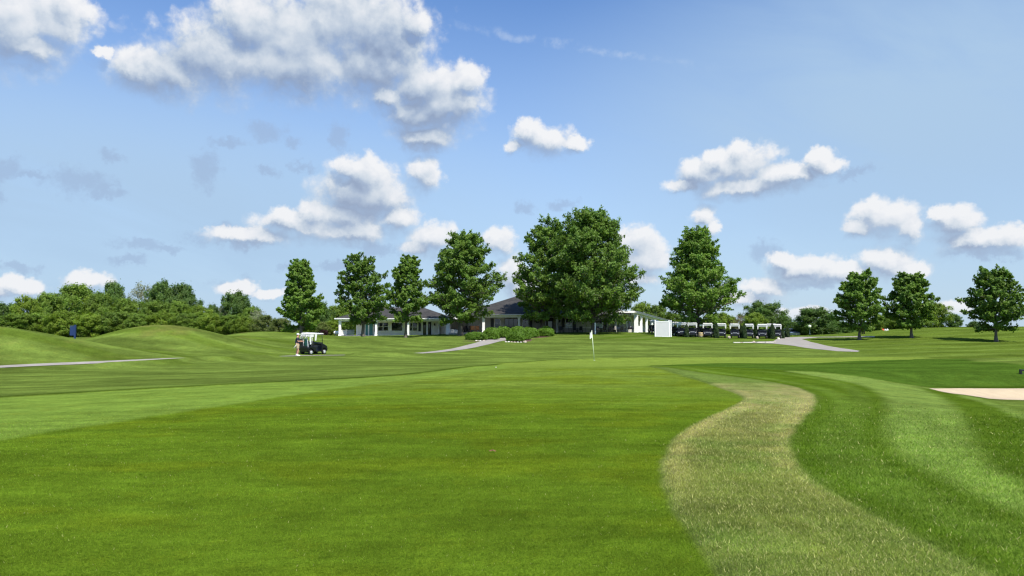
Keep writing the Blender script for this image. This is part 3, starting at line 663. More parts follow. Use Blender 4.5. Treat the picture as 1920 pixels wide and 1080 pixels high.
def make_tree(seed, H, base, R, prof, nprim=34, nsec=8, nleaf=46, leaf=.26, rise=.9, trunk_r=None, lobes=.18, tuft=.34, sx=1., lean=0, shoots=10, tint_var=.2, warm=.3, bushy=False):
    """crown of sprays carried by rising limbs; returns (crown mesh, trunk mesh)"""
    rng = np.random.default_rng(seed); tr = trunk_r or H * .021; nprim = int(nprim * 1.45); nleaf = int(nleaf * 1.4)
    CH = H - base; ga = rng.uniform(0, 6.28); ph = rng.uniform(0, 6.28, 4)
    def env(s, a):
        r = np.interp(s, *prof) * R
        return r * (1 + lobes * (np.sin(2 * a + ph[0] + 3 * s) * .5 + np.sin(3 * a + ph[1] - 5 * s) * .5 + .5 * np.sin(5 * a + ph[2] + 9 * s)))
    zt_ = np.linspace(0, H * .93, 12); wob = np.cumsum(rng.normal(0, H * .006, (12, 2)), 0); wob -= wob[0]
    tp = np.column_stack([wob[:, 0] + lean * (zt_ / H) ** 2, wob[:, 1], zt_]); trr = tr * (1 - .93 * (zt_ / H) ** .8); trr[0] *= 1.45
    zf = np.array([-.25, 0.0, .12 * H * .3]); 
    paths = [np.vstack([[0, 0, -.3], tp])]; radii = [np.r_[tr * 1.6, trr]]
    cen = []; cent = []; outs = []
    def trunk_at(z): return np.array([np.interp(z, zt_, tp[:, 0]), np.interp(z, zt_, tp[:, 1]), z])
    for i in range(nprim):
        f = (i + .5) / nprim; z0 = base * .95 + (H * .90 - base) * f ** 1.15; a = ga + i * 2.399 + rng.uniform(-.3, .3)
        s_end = min(.985, (z0 - base) / CH + (.10 + .16 * rng.random()) * rise * (1 - .5 * f)); s_end = max(s_end, .0)
        if i < 4: s_end = rng.uniform(.0, .10)
        L = env(s_end, a) * rng.uniform(.62, 1.04); z1 = base + CH * s_end - (.04 * CH * rng.random() if i < 5 else 0)
        p0 = trunk_at(z0); p3 = np.array([p0[0] + math.cos(a) * L * sx, p0[1] + math.sin(a) * L, z1])
        pm = (p0 + p3) / 2 + np.array([0, 0, -.05 * L + .10 * (z1 - z0)]); pm[:2] += rng.normal(0, .05 * L, 2)
        t = np.linspace(0, 1, 8)[:, None]; P = p0 * (1 - t) ** 2 + 2 * pm * t * (1 - t) + p3 * t * t
        P[1:-1] += rng.normal(0, .02 * L, (6, 3)); r0 = tr * (.40 * (1 - f) + .12)
        paths.append(P); radii.append(r0 * (1 - .85 * t[:, 0]))
        dirp = (p3 - p0) / (np.linalg.norm(p3 - p0) + 1e-9)
        for k in range(nsec + 1):
            if k == nsec: q = 1.0; d = dirp.copy(); l2 = .13 * R
            else:
                q = .22 + .76 * (k + rng.random()) / nsec; side = 1 if k % 2 else -1
                ang = a + side * rng.uniform(.35, 1.2); d = np.array([math.cos(ang) * sx, math.sin(ang), rng.uniform(-.25, 1.25) * rise]); l2 = R * rng.uniform(.20, .40) * (1.15 - .45 * q)
            d /= np.linalg.norm(d); b0 = np.array([np.interp(q, t[:, 0], P[:, c]) for c in range(3)])
            b1 = b0 + d * l2 + np.array([0, 0, .10 * l2]); bm_ = (b0 + b1) / 2 + rng.normal(0, .04 * l2, 3)
            paths.append(np.array([b0, bm_, b1])); radii.append(np.array([r0 * .35, r0 * .22, .012]))
            m = int(nleaf * rng.uniform(.7, 1.3)); u = rng.uniform(.12, 1.12, m) ** .8; w = (tuft * R / 4.5) * (1.15 - .75 * u)
            cc = b0 + (b1 - b0) * u[:, None] + rng.normal(size=(m, 3)) * w[:, None] * np.array([.62, .62, .60 if not bushy else 1.05])
            o = cc - trunk_at(min(z0, H * .9)); o[:, 2] *= .5; o /= np.linalg.norm(o, axis=1)[:, None] + 1e-9
            tv = rng.uniform(1 - tint_var, 1 + tint_var); wv = rng.uniform(0, warm)
            tint = np.array([tv * (1 + wv * .6), tv * (1 + wv * .15), tv * (1 - wv * .4)])
            cen.append(cc); outs.append(o); cent.append(np.tile(tint, (m, 1)) * rng.uniform(.86, 1.14, (m, 1)))
    for i in range(shoots):        # upright leader shoots breaking the outline
        a = rng.uniform(0, 6.28); s = rng.uniform(.72, 1.0); rr_ = env(min(s, .97), a) * rng.uniform(.1, .85)
        b0 = np.array([math.cos(a) * rr_ * sx, math.sin(a) * rr_, base + CH * (s - .10)]); b1 = b0 + np.array([rng.normal(0, .08), rng.normal(0, .08), 1]) * CH * rng.uniform(.07, .12)
        b1[2] = min(b1[2], H * 1.0); m = int(nleaf * .6); u = rng.random(m)
        cc = b0 + (b1 - b0) * u[:, None] + rng.normal(size=(m, 3)) * (tuft * .5 * R / 4.5) * (1.1 - .8 * u[:, None]) * .6
        paths.append(np.array([b0, b1])); radii.append(np.array([.03, .01]))
        cen.append(cc); outs.append(np.tile([0, 0, .5], (m, 1))); cent.append(np.tile([1.08, 1.04, .95], (m, 1)))
    cen = np.vstack(cen); outs = np.vstack(outs); cent = np.vstack(cent)
    V, T3, col = leaves(cen, leaf * .74, rng, .45, outs, .85, cent)
    me = np_mesh('crown', V, T3=T3, col=col)
    Vt, Qt = tubes(paths, radii, 7); mt = np_mesh('trunk', Vt, Qt, smooth=True)
    return me, mt
ML = mat_leaf('maple_leaves', (.132, .240, .034), .40)
ML_D = mat_leaf('dark_tree_leaves', (.110, .200, .044), .42)
ML_Y = mat_leaf('yellow_green_leaves', (.195, .295, .036), .42)
ML_M = mat_leaf('mid_green_leaves', (.150, .245, .034), .40)
ML_O = mat_leaf('olive_leaves', (.150, .205, .055), .38)
ML_P = mat_leaf('pale_thin_leaves', (.23, .27, .17), .30)
ML_R = mat_leaf('maroon_leaves', (.045, .012, .018), .20)
ML_B = mat_leaf('brown_twigs', (.16, .12, .070), .20)
ML_H = mat_leaf('yew_leaves', (.105, .205, .012), .2)
ML_HD = mat_leaf('shaded_yew_leaves', (.022, .052, .010), .15)  # yew leaves with the shade of the maples put into their colour
def plant_tree(name, meshes, lm, bm_, x, y, label, cat='tree', group=None, rz=0, sc=1, sink=0):
    t = empty(name, (x, y, gz(x, y) - sink), rz, label, cat, group, sc)
    obj('trunk', meshes[1], bm_, t); obj('crown', meshes[0], lm, t); return t
def tree_at(px, py_base, D, py_top, xl, xr, seed, label, base_py, prof=PROF_MAPLE, lm=None, group='maple trees planted along the clubhouse lawn', **kw):
    x = PX(px, D); g = gz(x, D); H = PZ(py_top, D) - g; R = (xr - xl) / 2 / F_PX * D; base = PZ(base_py, D) - g
    off = ((xl + xr) / 2 - px) / F_PX * D
    me = make_tree(seed, H * 1.0, base, R * 1.06, prof, lean=off * 1.2, **kw)
    t = plant_tree('maple_tree', me, lm or ML, M['bark'], x, D, label, 'tree', group)
    return t
tree_at(565, 630, 84, 487, 521, 608, 11, 'tall narrow maple behind the golfer and his cart, leftmost of the lawn maples', 616, PROF_CONE, trunk_r=.20, nprim=40, nleaf=44, leaf=.25, lobes=.10)
tree_at(682, 638, 87, 479, 620, 718, 12, 'maple with a pale bare trunk in front of the white annex, by its open porch', 607, trunk_r=.24, nprim=36, nleaf=34, leaf=.24, lobes=.14)
tree_at(761, 629, 100, 478, 722, 806, 13, 'slim maple with a dark trunk before the annex windows', 603, PROF_CONE, trunk_r=.20, nprim=36, nleaf=38, leaf=.26, lobes=.16)
tree_at(863, 627, 104, 435, 802, 939, 14, 'big broad maple between the annex and the grey-roofed clubhouse', 600, trunk_r=.32, nprim=48, nleaf=46, leaf=.28, lobes=.14, nsec=9)
tree_at(1018, 625, 109, 417, 962, 1092, 15, 'dark maple rising behind the tallest tree, left of it, over the clubhouse door', 598, trunk_r=.34, nprim=48, nleaf=44, leaf=.29, lobes=.12, nsec=9, lm=None)
tree_at(1113, 628, 103, 399, 1014, 1196, 16, 'tallest and widest maple, in front of the clubhouse wall behind the flagstick', 602, trunk_r=.36, nprim=62, nleaf=50, leaf=.29, lobes=.12, nsec=10, shoots=18)
tree_at(1308, 629, 99, 431, 1231, 1374, 17, 'large maple beside the white fence, standing among the parked golf carts', 604, PROF_CONE, trunk_r=.32, nprim=50, nleaf=46, leaf=.28, lobes=.15, nsec=9, shoots=14)
G2 = 'young maples on the right-hand hill'
tree_at(1611, 634, 86, 508, 1567, 1656, 18, 'young maple left of the two on the knoll, beside the tarmac road', 616, trunk_r=.17, nprim=36, nleaf=36, leaf=.25, lobes=.14, group=G2)
tree_at(1709, 631, 87, 513, 1660, 1752, 19, 'young maple in the middle of the three on the right-hand hill, shrubs behind it', 612, trunk_r=.17, nprim=36, nleaf=38, leaf=.25, lobes=.12, group=G2)
tree_at(1867, 641, 81, 504, 1812, 1918, 20, 'young maple standing alone on the slope at the far right', 618, trunk_r=.17, nprim=36, nleaf=34, leaf=.25, lobes=.16, group=G2)

# background trees: a few kinds, each tree its own object
KINDS = {}
def kind(key, seed, n, lm, bark, prof=PROF_ROUND, **kw):
    KINDS[key] = [(make_tree(seed + i, 8.0, kw.get('base', 1.2), kw.get('R', 3.6), prof, nprim=kw.get('nprim', 26), nsec=6, nleaf=kw.get('nleaf', 56), leaf=kw.get('leaf', .25), rise=.9, lobes=.26, tuft=.62, bushy=True, shoots=kw.get('shoots', 8), trunk_r=.16), lm, bark) for i in range(n)]
kind('dark', 100, 3, ML_D, M['barkdark'], base=.8)
kind('mid', 110, 3, ML_M, M['barkdark'], base=.4)
kind('bright', 120, 2, ML_Y, M['barkdark'], base=.4)
kind('olive', 130, 2, ML_O, M['barkdark'], base=.2)
kind('pale', 140, 2, ML_P, M['bark'], base=1.5, nleaf=9, leaf=.26)
kind('maroon', 150, 1, ML_R, M['barkdark'], base=.2, nprim=14)
kind('twig', 160, 1, ML_B, M['bark'], base=.5, nleaf=8, leaf=.2)
def bg_tree(k, px, D, top, halfw, label, group='trees beyond the mounds on the left', name='tree', seed=0, foot=None):
    x = PX(px, D); g = gz(x, D)
    if foot is not None: g = min(g, PZ(foot, D))
    H = PZ(top, D) - g; R = halfw / F_PX * D
    v = KINDS[k][seed % len(KINDS[k])]
    t = empty(name, (x, D, g), seed * 1.7 + px * .013, label, 'tree' if name != 'shrub' else 'shrub', group, (R / 3.25, R / 3.25, H / 7.7))
    obj('trunk', v[0][1], v[2], t); obj('crown', v[0][0], v[1], t); return t
LT = [ # kind, column, distance, top row, half width, label
 ('dark', 4, 135, 572, 34, 'dark bluish tree at the left edge of the photo'),
 ('bright', 48, 130, 563, 30, 'yellow-green tree next to the dark one at the left edge'),
 ('mid', 92, 138, 556, 34, 'green tree right of the yellow-green one, far left'),
 ('mid', 140, 150, 541, 46, 'tallest broad crown of the left wood, light green'),
 ('mid', 185, 146, 556, 30, 'green tree between the broad crown and the dark pointed one'),
 ('dark', 212, 155, 538, 27, 'small dark tree poking above the left wood'),
 ('pale', 268, 158, 538, 26, 'pale half-bare tree showing above the wood'),
 ('dark', 303, 152, 536, 32, 'left of the twin dark crowns above the second mound'),
 ('dark', 342, 153, 541, 30, 'right of the twin dark crowns above the second mound'),
 ('mid', 236, 140, 566, 34, 'green tree under the pale half-bare one'),
 ('mid', 285, 138, 570, 32, 'green tree below the left dark twin crown'),
 ('mid', 336, 138, 570, 30, 'green tree below the right dark twin crown'),
 ('bright', 372, 136, 578, 28, 'light green tree right of the twin dark crowns'),
 ('dark', 440, 150, 554, 33, 'dark ragged tree alone above the low trees, left of the golfer'),
 ('dark', 398, 146, 576, 16, 'little dark crown between the twin crowns and the ragged tree'),
 ('pale', 412, 148, 580, 14, 'thin pale tree left of the ragged dark tree'),
 ('mid', 468, 144, 580, 22, 'low green tree right of the ragged dark tree'),
 ('pale', 482, 140, 584, 18, 'pale thin shrub-like tree above the third mound'),
 ('bright', 120, 118, 588, 34, 'light green low tree behind the blue banner'),
 ('mid', 30, 118, 592, 38, 'low green tree behind the leftmost mound'),
 ('mid', 78, 120, 590, 32, 'low green tree between the leftmost mound and the banner'),
 ('bright', 172, 118, 592, 32, 'light green low tree right of the blue banner'),
 ('mid', 215, 119, 588, 34, 'low green tree in the dip between the two mounds'),
 ('mid', 262, 118, 592, 30, 'low green tree behind the left shoulder of the second mound'),
 ('bright', 305, 119, 590, 32, 'light green low tree behind the top of the second mound'),
 ('mid', 352, 118, 590, 32, 'low green tree behind the right shoulder of the second mound'),
 ('bright', 395, 117, 592, 30, 'light green low tree behind the third mound, left part'),
 ('mid', 432, 117, 594, 26, 'low green tree behind the middle of the third mound'),
 ('bright', 462, 115, 598, 22, 'light green low tree behind the third mound, right part'),
 ('olive', 497, 112, 594, 24, 'olive shrubby tree left of the narrow maple'),
 ('olive', 528, 105, 600, 24, 'olive brown bush just behind the golfer'),
 ('dark', 600, 128, 570, 22, 'dark tree filling the gap right of the narrow maple'),
 ('mid', 628, 132, 578, 26, 'green tree between the first two lawn maples'),
 ('mid', 650, 134, 572, 22, 'green tree behind the crown of the pale-trunked maple'),
 ('mid', 712, 140, 572, 24, 'green tree seen between the second and third lawn maples'),
 ('bright', 622, 118, 603, 18, 'bright yellow-green bush left of the annex porch'),
 ('olive', 606, 116, 606, 14, 'olive bush above the parked cart roof'),
 ('maroon', 607, 108, 619, 9, 'small maroon bush right of the cart roof'),
 ('olive', 650, 140, 596, 22, 'brownish bush seen through the open annex porch'),
 ('olive', 672, 142, 598, 18, 'second brownish bush seen through the annex porch'),
 ('mid', 583, 120, 596, 18, 'dark green bush behind the cart roof'),
]
for i, (k, px, D, top, hw, lab) in enumerate(LT): bg_tree(k, px, D, top, hw, lab, seed=i)
GR = 'trees and bushes behind the cart park'
RT = [
 ('bright', 1205, 150, 572, 26, 'light green tree peeping over the porch roof'),
 ('mid', 1232, 148, 576, 24, 'green tree above the white fence'),
 ('mid', 1262, 150, 590, 26, 'low green tree right of the white fence'),
 ('olive', 1290, 142, 600, 22, 'olive bush behind the trunk of the large maple'),
 ('mid', 1335, 142, 597, 22, 'low bush behind the fourth parked cart'),
 ('bright', 1356, 144, 590, 20, 'light green bush left of the brown twiggy one'),
 ('twig', 1388, 140, 592, 18, 'brown twiggy half-bare bush behind the carts'),
 ('olive', 1374, 145, 598, 20, 'olive bush right behind the carts'),
 ('bright', 1414, 136, 591, 24, 'bright yellow-green bush before the round dark tree'),
 ('dark', 1434, 150, 571, 40, 'round dark tree above the right end of the cart row'),
 ('dark', 1468, 152, 596, 20, 'dark tree at the right flank of the round one'),
 ('dark', 1528, 138, 581, 42, 'round dark tree behind the lamp, alone by the road'),
 ('dark', 1560, 142, 596, 22, 'dark low tree right of the round one by the lamp'),
 ('mid', 1500, 140, 606, 16, 'low dark green shrub left of the lamp'),
 ('bright', 1655, 130, 590, 18, 'yellow-green tree between the two young maples'),
 ('bright', 1752, 118, 572, 26, 'yellow-green tree hiding behind the middle young maple'),
 ('mid', 1676, 125, 592, 20, 'green tree left of the middle young maple'),
 ('mid', 1720, 112, 596, 26, 'green shrub at the foot of the middle young maple'),
 ('dark', 1788, 170, 591, 16, 'small dark distant tree on the hill skyline'),
 ('dark', 1826, 180, 604, 12, 'smallest dark distant bush on the skyline left of the lone maple'),
 ('dark', 1590, 150, 611, 14, 'low dark hedge tree left of the first young maple'),
 ('mid', 1628, 140, 605, 22, 'low green hedge tree behind the first young maple'),
 ('mid', 1665, 135, 603, 22, 'low green hedge tree by the far golfer'),
]
for i, (k, px, D, top, hw, lab) in enumerate(RT): bg_tree(k, px, D, top, hw, lab, GR, seed=i + 1)

# rounded yews by the path
def yew_mesh(seed, n=5200, leaf=.085):
    rng = np.random.default_rng(seed); a = rng.uniform(0, 6.283, n); u = rng.random(n)
    th = np.arccos(1 - u * 1.25); d = np.stack([np.sin(th) * np.cos(a), np.sin(th) * np.sin(a), np.cos(th)], 1)
    k = (np.abs(d) ** 2.6).sum(1) ** (-1 / 2.6); r = k * (1 + .10 * np.sin(3 * a + seed) * np.sin(4 * th + seed) + .05 * np.sin(9 * a + 2 * seed) * np.sin(11 * th)) * (1 - .16 * rng.random(n) ** 2)
    P = d * r[:, None]; P[:, 2] = np.maximum(P[:, 2] * .66 + .34, 0.02)
    t = rng.uniform(.75, 1.25, n)[:, None] * np.array([1, 1, 1])
    V, T3, col = leaves(P, leaf, rng, .5, d, .6, t, 2.0)
    core = B(); bmesh.ops.create_icosphere(core, subdivisions=3, radius=.84)
    for v in core.verts: v.co.z = max(v.co.z * .66 + .34, 0)
    return np_mesh('foliage', V, T3=T3, col=col), core
YM = [yew_mesh(s) for s in (1, 2, 3)]
ycore = mat('yew_twigs', (.012, .022, .006), .95, var=.4)
def yew(px, D, xl, xr, top, label, lm=ML_H, seed=0, group='clipped yews lining the path to the clubhouse'):
    x = PX((xl + xr) / 2, D); g = gz(x, D) - .05; R = (xr - xl) / 2 / F_PX * D; H = PZ(top, D) - g
    t = empty('shrub', (x, D, g), seed * 1.3, label, 'shrub', group, (R, R * .95, H))
    o = obj('foliage', YM[seed % 3][0], lm, t)
    c = YM[seed % 3][1].copy(); obj('branches', c, ycore, t)
yew(0, 84, 873, 912, 623, 'rounded bright yew left of the path, nearest the annex', seed=0)
yew(0, 89, 905, 937, 615, 'rounded yew in the middle of the left row, below the white post', seed=1)
yew(0, 94, 928, 962, 613.5, 'rounded yew at the upper end of the left row', seed=2)
yew(0, 84, 950, 984, 622.5, 'lone round yew at the right foot of the path, ringed with stones', seed=1)
yew(0, 89, 966, 996, 617.5, 'rounded yew second in the right row', seed=2)
yew(0, 94, 984, 1010, 615.5, 'rounded yew third in the right row', seed=0)
yew(0, 97, 1004, 1040, 616, 'dark shaded yew under the maples, right row', ML_HD, 1)
yew(0, 103, 1014, 1036, 612.5, 'dark domed yew by the clubhouse double door', ML_HD, 2)
yew(0, 104, 958, 985, 612.5, 'dark low yew against the porch, left of its second post', ML_HD, 0)
yew(0, 104, 980, 1000, 613.5, 'dark low yew against the porch, right of its second post', ML_HD, 1)
for c_ in YM: c_[1].free()

# columnar arborvitae between the carts
def column_mesh(seed, n=2600):
    rng = np.random.default_rng(seed); z = rng.random(n) ** .85; a = rng.uniform(0, 6.283, n)
    r = np.interp(z, [0, .12, .5, .85, 1], [.75, 1, .92, .55, .05]) * (1 + .1 * np.sin(4 * a + 9 * z)) * (1 - .25 * rng.random(n) ** 2)
    P = np.stack([np.cos(a) * r, np.sin(a) * r, z * 4.2], 1); d = np.stack([np.cos(a), np.sin(a), np.zeros(n) + .3], 1)
    t = rng.uniform(.7, 1.3, n)[:, None] * np.array([1, 1, 1])
    V, T3, col = leaves(P, .26, rng, .2, d, .9, t, 1.8)
    Vt, Qt = tubes([np.array([[0, 0, -.1], [0, 0, 2], [0, 0, 3.9]])], [np.array([.5, .45, .05])], 8)
    return np_mesh('foliage', V, T3=T3, col=col), np_mesh('stem', Vt, Qt)
CM_ = column_mesh(5)
mcol = mat_leaf('arborvitae_leaves', (.030, .060, .014), .15); mcol2 = mat_leaf('fresh_shrub_leaves', (.075, .165, .030), .2)
def column(px, D, hw, top, label, m=None, group='columnar shrubs between the parked carts', foot=None):
    x = PX(px, D); g = gz(x, D); H = PZ(top, D) - g; R = hw / F_PX * D
    t = empty('shrub', (x, D, g), px * .1, label, 'shrub', group, (R, R, H / 4.2))
    obj('foliage', CM_[0], m or mcol, t); obj('stem', CM_[1], ycore, t)
column(1287.5, 94.6, 4.2, 608, 'dark columnar shrub right of the first full parked cart')
column(1343, 94.6, 5.0, 606, 'dark columnar shrub right of the cart beside the maple trunk')
column(1395.5, 94.8, 4.6, 607, 'dark columnar shrub right of the middle parked cart')
column(1448, 94.8, 4.6, 607, 'dark columnar shrub hiding the left side of the last cart')
column(1440, 95.4, 3.2, 619, 'small light green shrub left of the last columnar shrub', mcol2)
column(1467, 95.4, 3.8, 618, 'small light green shrub right of the last cart', mcol2)
column(1418, 96, 4, 612, 'brownish upright bush between two carts near the right end', ML_O)
column(1389, 98, 3.6, 609, 'olive thin bush left of the middle columnar shrub', ML_O)
column(1476, 101, 4.5, 612, 'dark green bush at the right end of the cart row', ML_D)
# ------------------------------------------------------------------ buildings
def part(name, root, m, fn, **kw):
    bm = B(); fn(bm); return obj(name, bm, m, root)
def wbox(px0, px1, D, d0, d1, z0, z1):     # box between two columns of the photo on a plane at distance D
    return (PX(px0, D), PX(px1, D), D + d0, D + d1, z0, z1)
def boxpart(name, root, m, b, bevel=0):
    bm = B(); bx(bm, *b, bevel=bevel); return obj(name, bm, m, root)
def window(root, px0, px1, D, z0, z1, proud=.05, mull=(), bars=(), frame=M['trim'], glass=M['glass'], fw=.07, name='window'):
    x0, x1 = PX(px0, D), PX(px1, D)
    bm = B(); y0, y1 = D - proud, D + .02
    bx(bm, x0, x0 + fw, y0, y1, z0, z1); bx(bm, x1 - fw, x1, y0, y1, z0, z1)
    bx(bm, x0 + fw, x1 - fw, y0, y1, z1 - fw, z1); bx(bm, x0 + fw, x1 - fw, y0 - .03, y1, z0, z0 + fw)
    for f in mull: xx = x0 + (x1 - x0) * f; bx(bm, xx - fw * .45, xx + fw * .45, y0 + .005, y1, z0 + fw, z1 - fw)
    for f in bars: zz = z0 + (z1 - z0) * f; bx(bm, x0 + fw, x1 - fw, y0 + .012, y1, zz - fw * .35, zz + fw * .35)
    w = obj(name, bm, frame, root)
    g = B(); bx(g, x0 + fw * .5, x1 - fw * .5, D - proud * .5 , D + .01, z0 + fw * .5, z1 - fw * .5); obj('pane', g, glass, w)
    return w
def shutter(root, px0, px1, D, z0, z1):
    x0, x1 = PX(px0, D), PX(px1, D); bm = B(); bx(bm, x0, x1, D - .05, D + .01, z0, z1)
    n = 14
    for k in range(n):
        zz = z0 + .08 + (z1 - z0 - .16) * k / n; bx(bm, x0 + .05, x1 - .05, D - .07, D - .05, zz, zz + .05)
    obj('shutter', bm, M['shutter'], root)
def column_(root, px0, px1, D, z0, z1, m=None):
    x0, x1 = PX(px0, D), PX(px1, D); w = x1 - x0; bm = B(); bx(bm, x0, x1, D, D + w, z0, z1)
    bx(bm, x0 - .04, x1 + .04, D - .04, D + w + .04, z0, z0 + .22); bx(bm, x0 - .04, x1 + .04, D - .04, D + w + .04, z1 - .16, z1 - .002)
    obj('column', bm, m or M['trim'], root)
def wall_lamp(root, px, D, z):
    x = PX(px, D); bm = B(); bx(bm, x - .07, x + .07, D - .04, D + .01, z - .16, z + .16); cyl(bm, (x, D - .12, z - .18), (x, D - .12, z + .10), .08, .11, 8); cyl(bm, (x, D - .12, z + .10), (x, D - .12, z + .22), .12, .02, 8)
    obj('wall_lamp', bm, M['black'], root)
def hip_roof(bm, x0, x1, y0, y1, z0, rise, th=.16):
    hw = (y1 - y0) / 2; ym = (y0 + y1) / 2
    r0, r1 = (x0 + hw, ym, z0 + rise), (x1 - hw, ym, z0 + rise)
    a = [bm.verts.new(p) for p in ((x0, y0, z0), (x1, y0, z0), (x1, y1, z0), (x0, y1, z0))]; r = [bm.verts.new(r0), bm.verts.new(r1)]
    lo = [bm.verts.new((p[0], p[1], z0 - th)) for p in ((x0, y0), (x1, y0), (x1, y1), (x0, y1))]
    fs = [(a[0], a[1], r[1], r[0]), (a[1], a[2], r[1]), (a[2], a[3], r[0], r[1]), (a[3], a[0], r[0]), tuple(lo[::-1])]
    for i in range(4): fs.append((a[i], lo[i], lo[(i + 1) % 4], a[(i + 1) % 4]))
    ff = [bm.faces.new(f) for f in fs]; bmesh.ops.recalc_face_normals(bm, faces=ff)

# --- the white annex on the left
AD = 113.0; AW = 115.2
zf = PZ(629.6, AD); ze = PZ(598.6, AD)
an = empty('clubhouse_annex', (0, 0, 0), 0, 'long low white annex with open porch, teal doors and black shutters, left of the clubhouse', 'building')
X0, X1 = PX(630, AD), PX(842, AD)
boxpart('slab', an, M['slab'], (X0 + .2, X1 + .1, AD - .35, AD + 9, zf - .8, zf))
part('roof', an, M['shingle'], lambda bm: hip_roof(bm, X0 - .1, X1 + .45, AD - .45, AD + 9.5, ze + .17, 1.75, .02))
boxpart('fascia', an, M['trim'], (X0 - .12, X1 + .47, AD - .47, AD - .30, ze - .06, ze + .15))
boxpart('gutter', an, M['white'], (X0 - .16, X1 + .51, AD - .56, AD - .472, ze + .03, ze + .15))
boxpart('beam', an, M['trim'], (PX(634.8, AD), PX(843, AD), AD - .02, AD + .28, ze - .30, ze - .065))
boxpart('soffit', an, M['white'], (X0 - .1, X1 + .4, AD - .298, AD + 9, ze - .055, ze + .1))
for a, b in ((635, 639.2), (703, 707), (763, 767)): column_(an, a, b, AD, zf, ze - .302)
part('column', an, M['trim'], lambda bm: bx(bm, PX(836, AD), PX(843.3, AD), AD - .01, AD + .9, zf, ze - .303))
# walls: white wing with a gap for the open pavilion
XA, XB = PX(668, AW), PX(841, AW)
boxpart('wall', an, M['siding_white'], (XA, PX(683.5, AW), AW, AW + .2, zf, ze - .06))
boxpart('wall', an, M['siding_white'], (PX(683.5, AW), PX(824, AW), AW + .012, AW + .212, zf, ze - .06))
boxpart('wall', an, M['siding_white'], (PX(824.5, AW), XB, AW + .9, AW + 1.1, zf, ze - .06))
boxpart('wall', an, M['siding_white'], (XA + .002, XA + .2, AW + .202, AD + 8.6, zf, ze - .06))
boxpart('wall', an, M['siding_white'], (XB - .2, XB, AW + 1.102, AD + 8.6, zf, ze - .06))
boxpart('wall', an, M['siding_white'], (XA + .21, XB - .21, AD + 8.4, AD + 8.6, zf, ze - .06))
for c_ in (669, 823.2): boxpart('corner_trim', an, M['trim'], (PX(c_, AW) - .08, PX(c_, AW) + .08, AW - .025, AW + .05, zf, ze - .08))
boxpart('base_trim', an, M['trim'], (PX(708, AW), PX(790, AW), AW - .01, AW + .03, zf, zf + .14))
# teal glazed doors
for a, b in ((685.5, 690), (692.5, 699)):
    d_ = boxpart('door', an, M['teal'], wbox(a, b, AW, -.045, .03, zf + .03, zf + 2.12)); 
    g_ = B(); bx(g_, *wbox(a + .7, b - .7, AW, -.06, -.04, zf + .95, zf + 2.0)); obj('pane', g_, M['teal'], d_)
boxpart('door_frame', an, M['trim'], wbox(690.2, 692.3, AW, -.05, .03, zf + .03, zf + 2.15))
shutter(an, 701.4, 703.5, AW, zf + .65, zf + 2.0)
window(an, 708.2, 728.4, AW, zf + .68, zf + 2.06, mull=(.5,), bars=(.5,))
window(an, 733.5, 755.6, AW, zf + .68, zf + 2.06, glass=M['glass'])
window(an, 767.8, 783.2, AW, zf + .70, zf + 2.06, mull=(.34,), bars=(.46,))
shutter(an, 784.6, 789.2, AW, zf + .66, zf + 2.06)
for a, b in ((793, 799.2), (802.6, 808.8)):
    d_ = boxpart('door', an, M['shutter'], wbox(a, b, AW, -.045, .03, zf + .03, zf + 2.1))
    g_ = B(); bx(g_, *wbox(a + 1, b - 1, AW, -.06, -.04, zf + .35, zf + 1.95)); obj('pane', g_, M['glass'], d_)
boxpart('door_frame', an, M['trim'], wbox(791.8, 792.9, AW, -.05, .03, zf, zf + 2.2)); boxpart('door_frame', an, M['trim'], wbox(809, 810.1, AW, -.05, .03, zf, zf + 2.2))
boxpart('door_frame', an, M['trim'], wbox(799.4, 802.4, AW, -.05, .03, zf, zf + 2.2))
wall_lamp(an, 676.3, AW, zf + 1.75); wall_lamp(an, 815, AW, zf + 1.7)
# white railing of the pavilion
def rail(bm):
    for (ax, ay, bx_, by) in ((PX(640, AD), AD + .15, PX(649, AD + 2), AD + 2), (PX(649, AD + 2), AD + 2.0, PX(664, AD + 6), AD + 6)):
        n = 16
        for k in range(n + 1):
            t = k / n; x = ax + (bx_ - ax) * t; y = ay + (by - ay) * t; bx(bm, x - .02, x + .02, y - .02, y + .02, zf + .08, zf + .78)
        cyl(bm, (ax, ay, zf + .82), (bx_, by, zf + .82), .05, seg=6); cyl(bm, (ax, ay, zf + .1), (bx_, by, zf + .1), .04, seg=6)
part('railing', an, M['trim'], rail)
boxpart('column', an, M['trim'], (PX(648.5, AD + 2), PX(650.5, AD + 2), AD + 1.95, AD + 2.1, zf, zf + .95))
t = empty('planter', (PX(824, AW - .5), AW - .6, zf), 0, 'small dark pot by the right end of the white annex wall', 'pot'); part('pot', t, M['black'], lambda bm: lathe(bm, [(.12, 0), (.18, .22), (.19, .24), (.16, .24)]))
t = empty('planter', (PX(678.5, AW - .5), AW - .6, zf), 0, 'small dark pot under the wall lamp beside the teal doors', 'pot'); part('pot', t, M['black'], lambda bm: lathe(bm, [(.16, 0), (.2, .22), (.22, .24), (.16, .24)]))
t = empty('propane_tank', (PX(632.3, 116), 116, gz(PX(632, 116), 116) + .5), 0, 'white rounded tank beside the annex porch', 'tank')
part('tank', t, M['white'], lambda bm: (cyl(bm, (-.3, 0, .0), (.45, 0, 0), .28, seg=16), sph(bm, (-.3, 0, 0), .28)))
for lx in (-.22, .28): part('leg', t, M['metal'], lambda bm: bx(bm, lx - .04, lx + .04, -.15, .15, -.6, -.2))

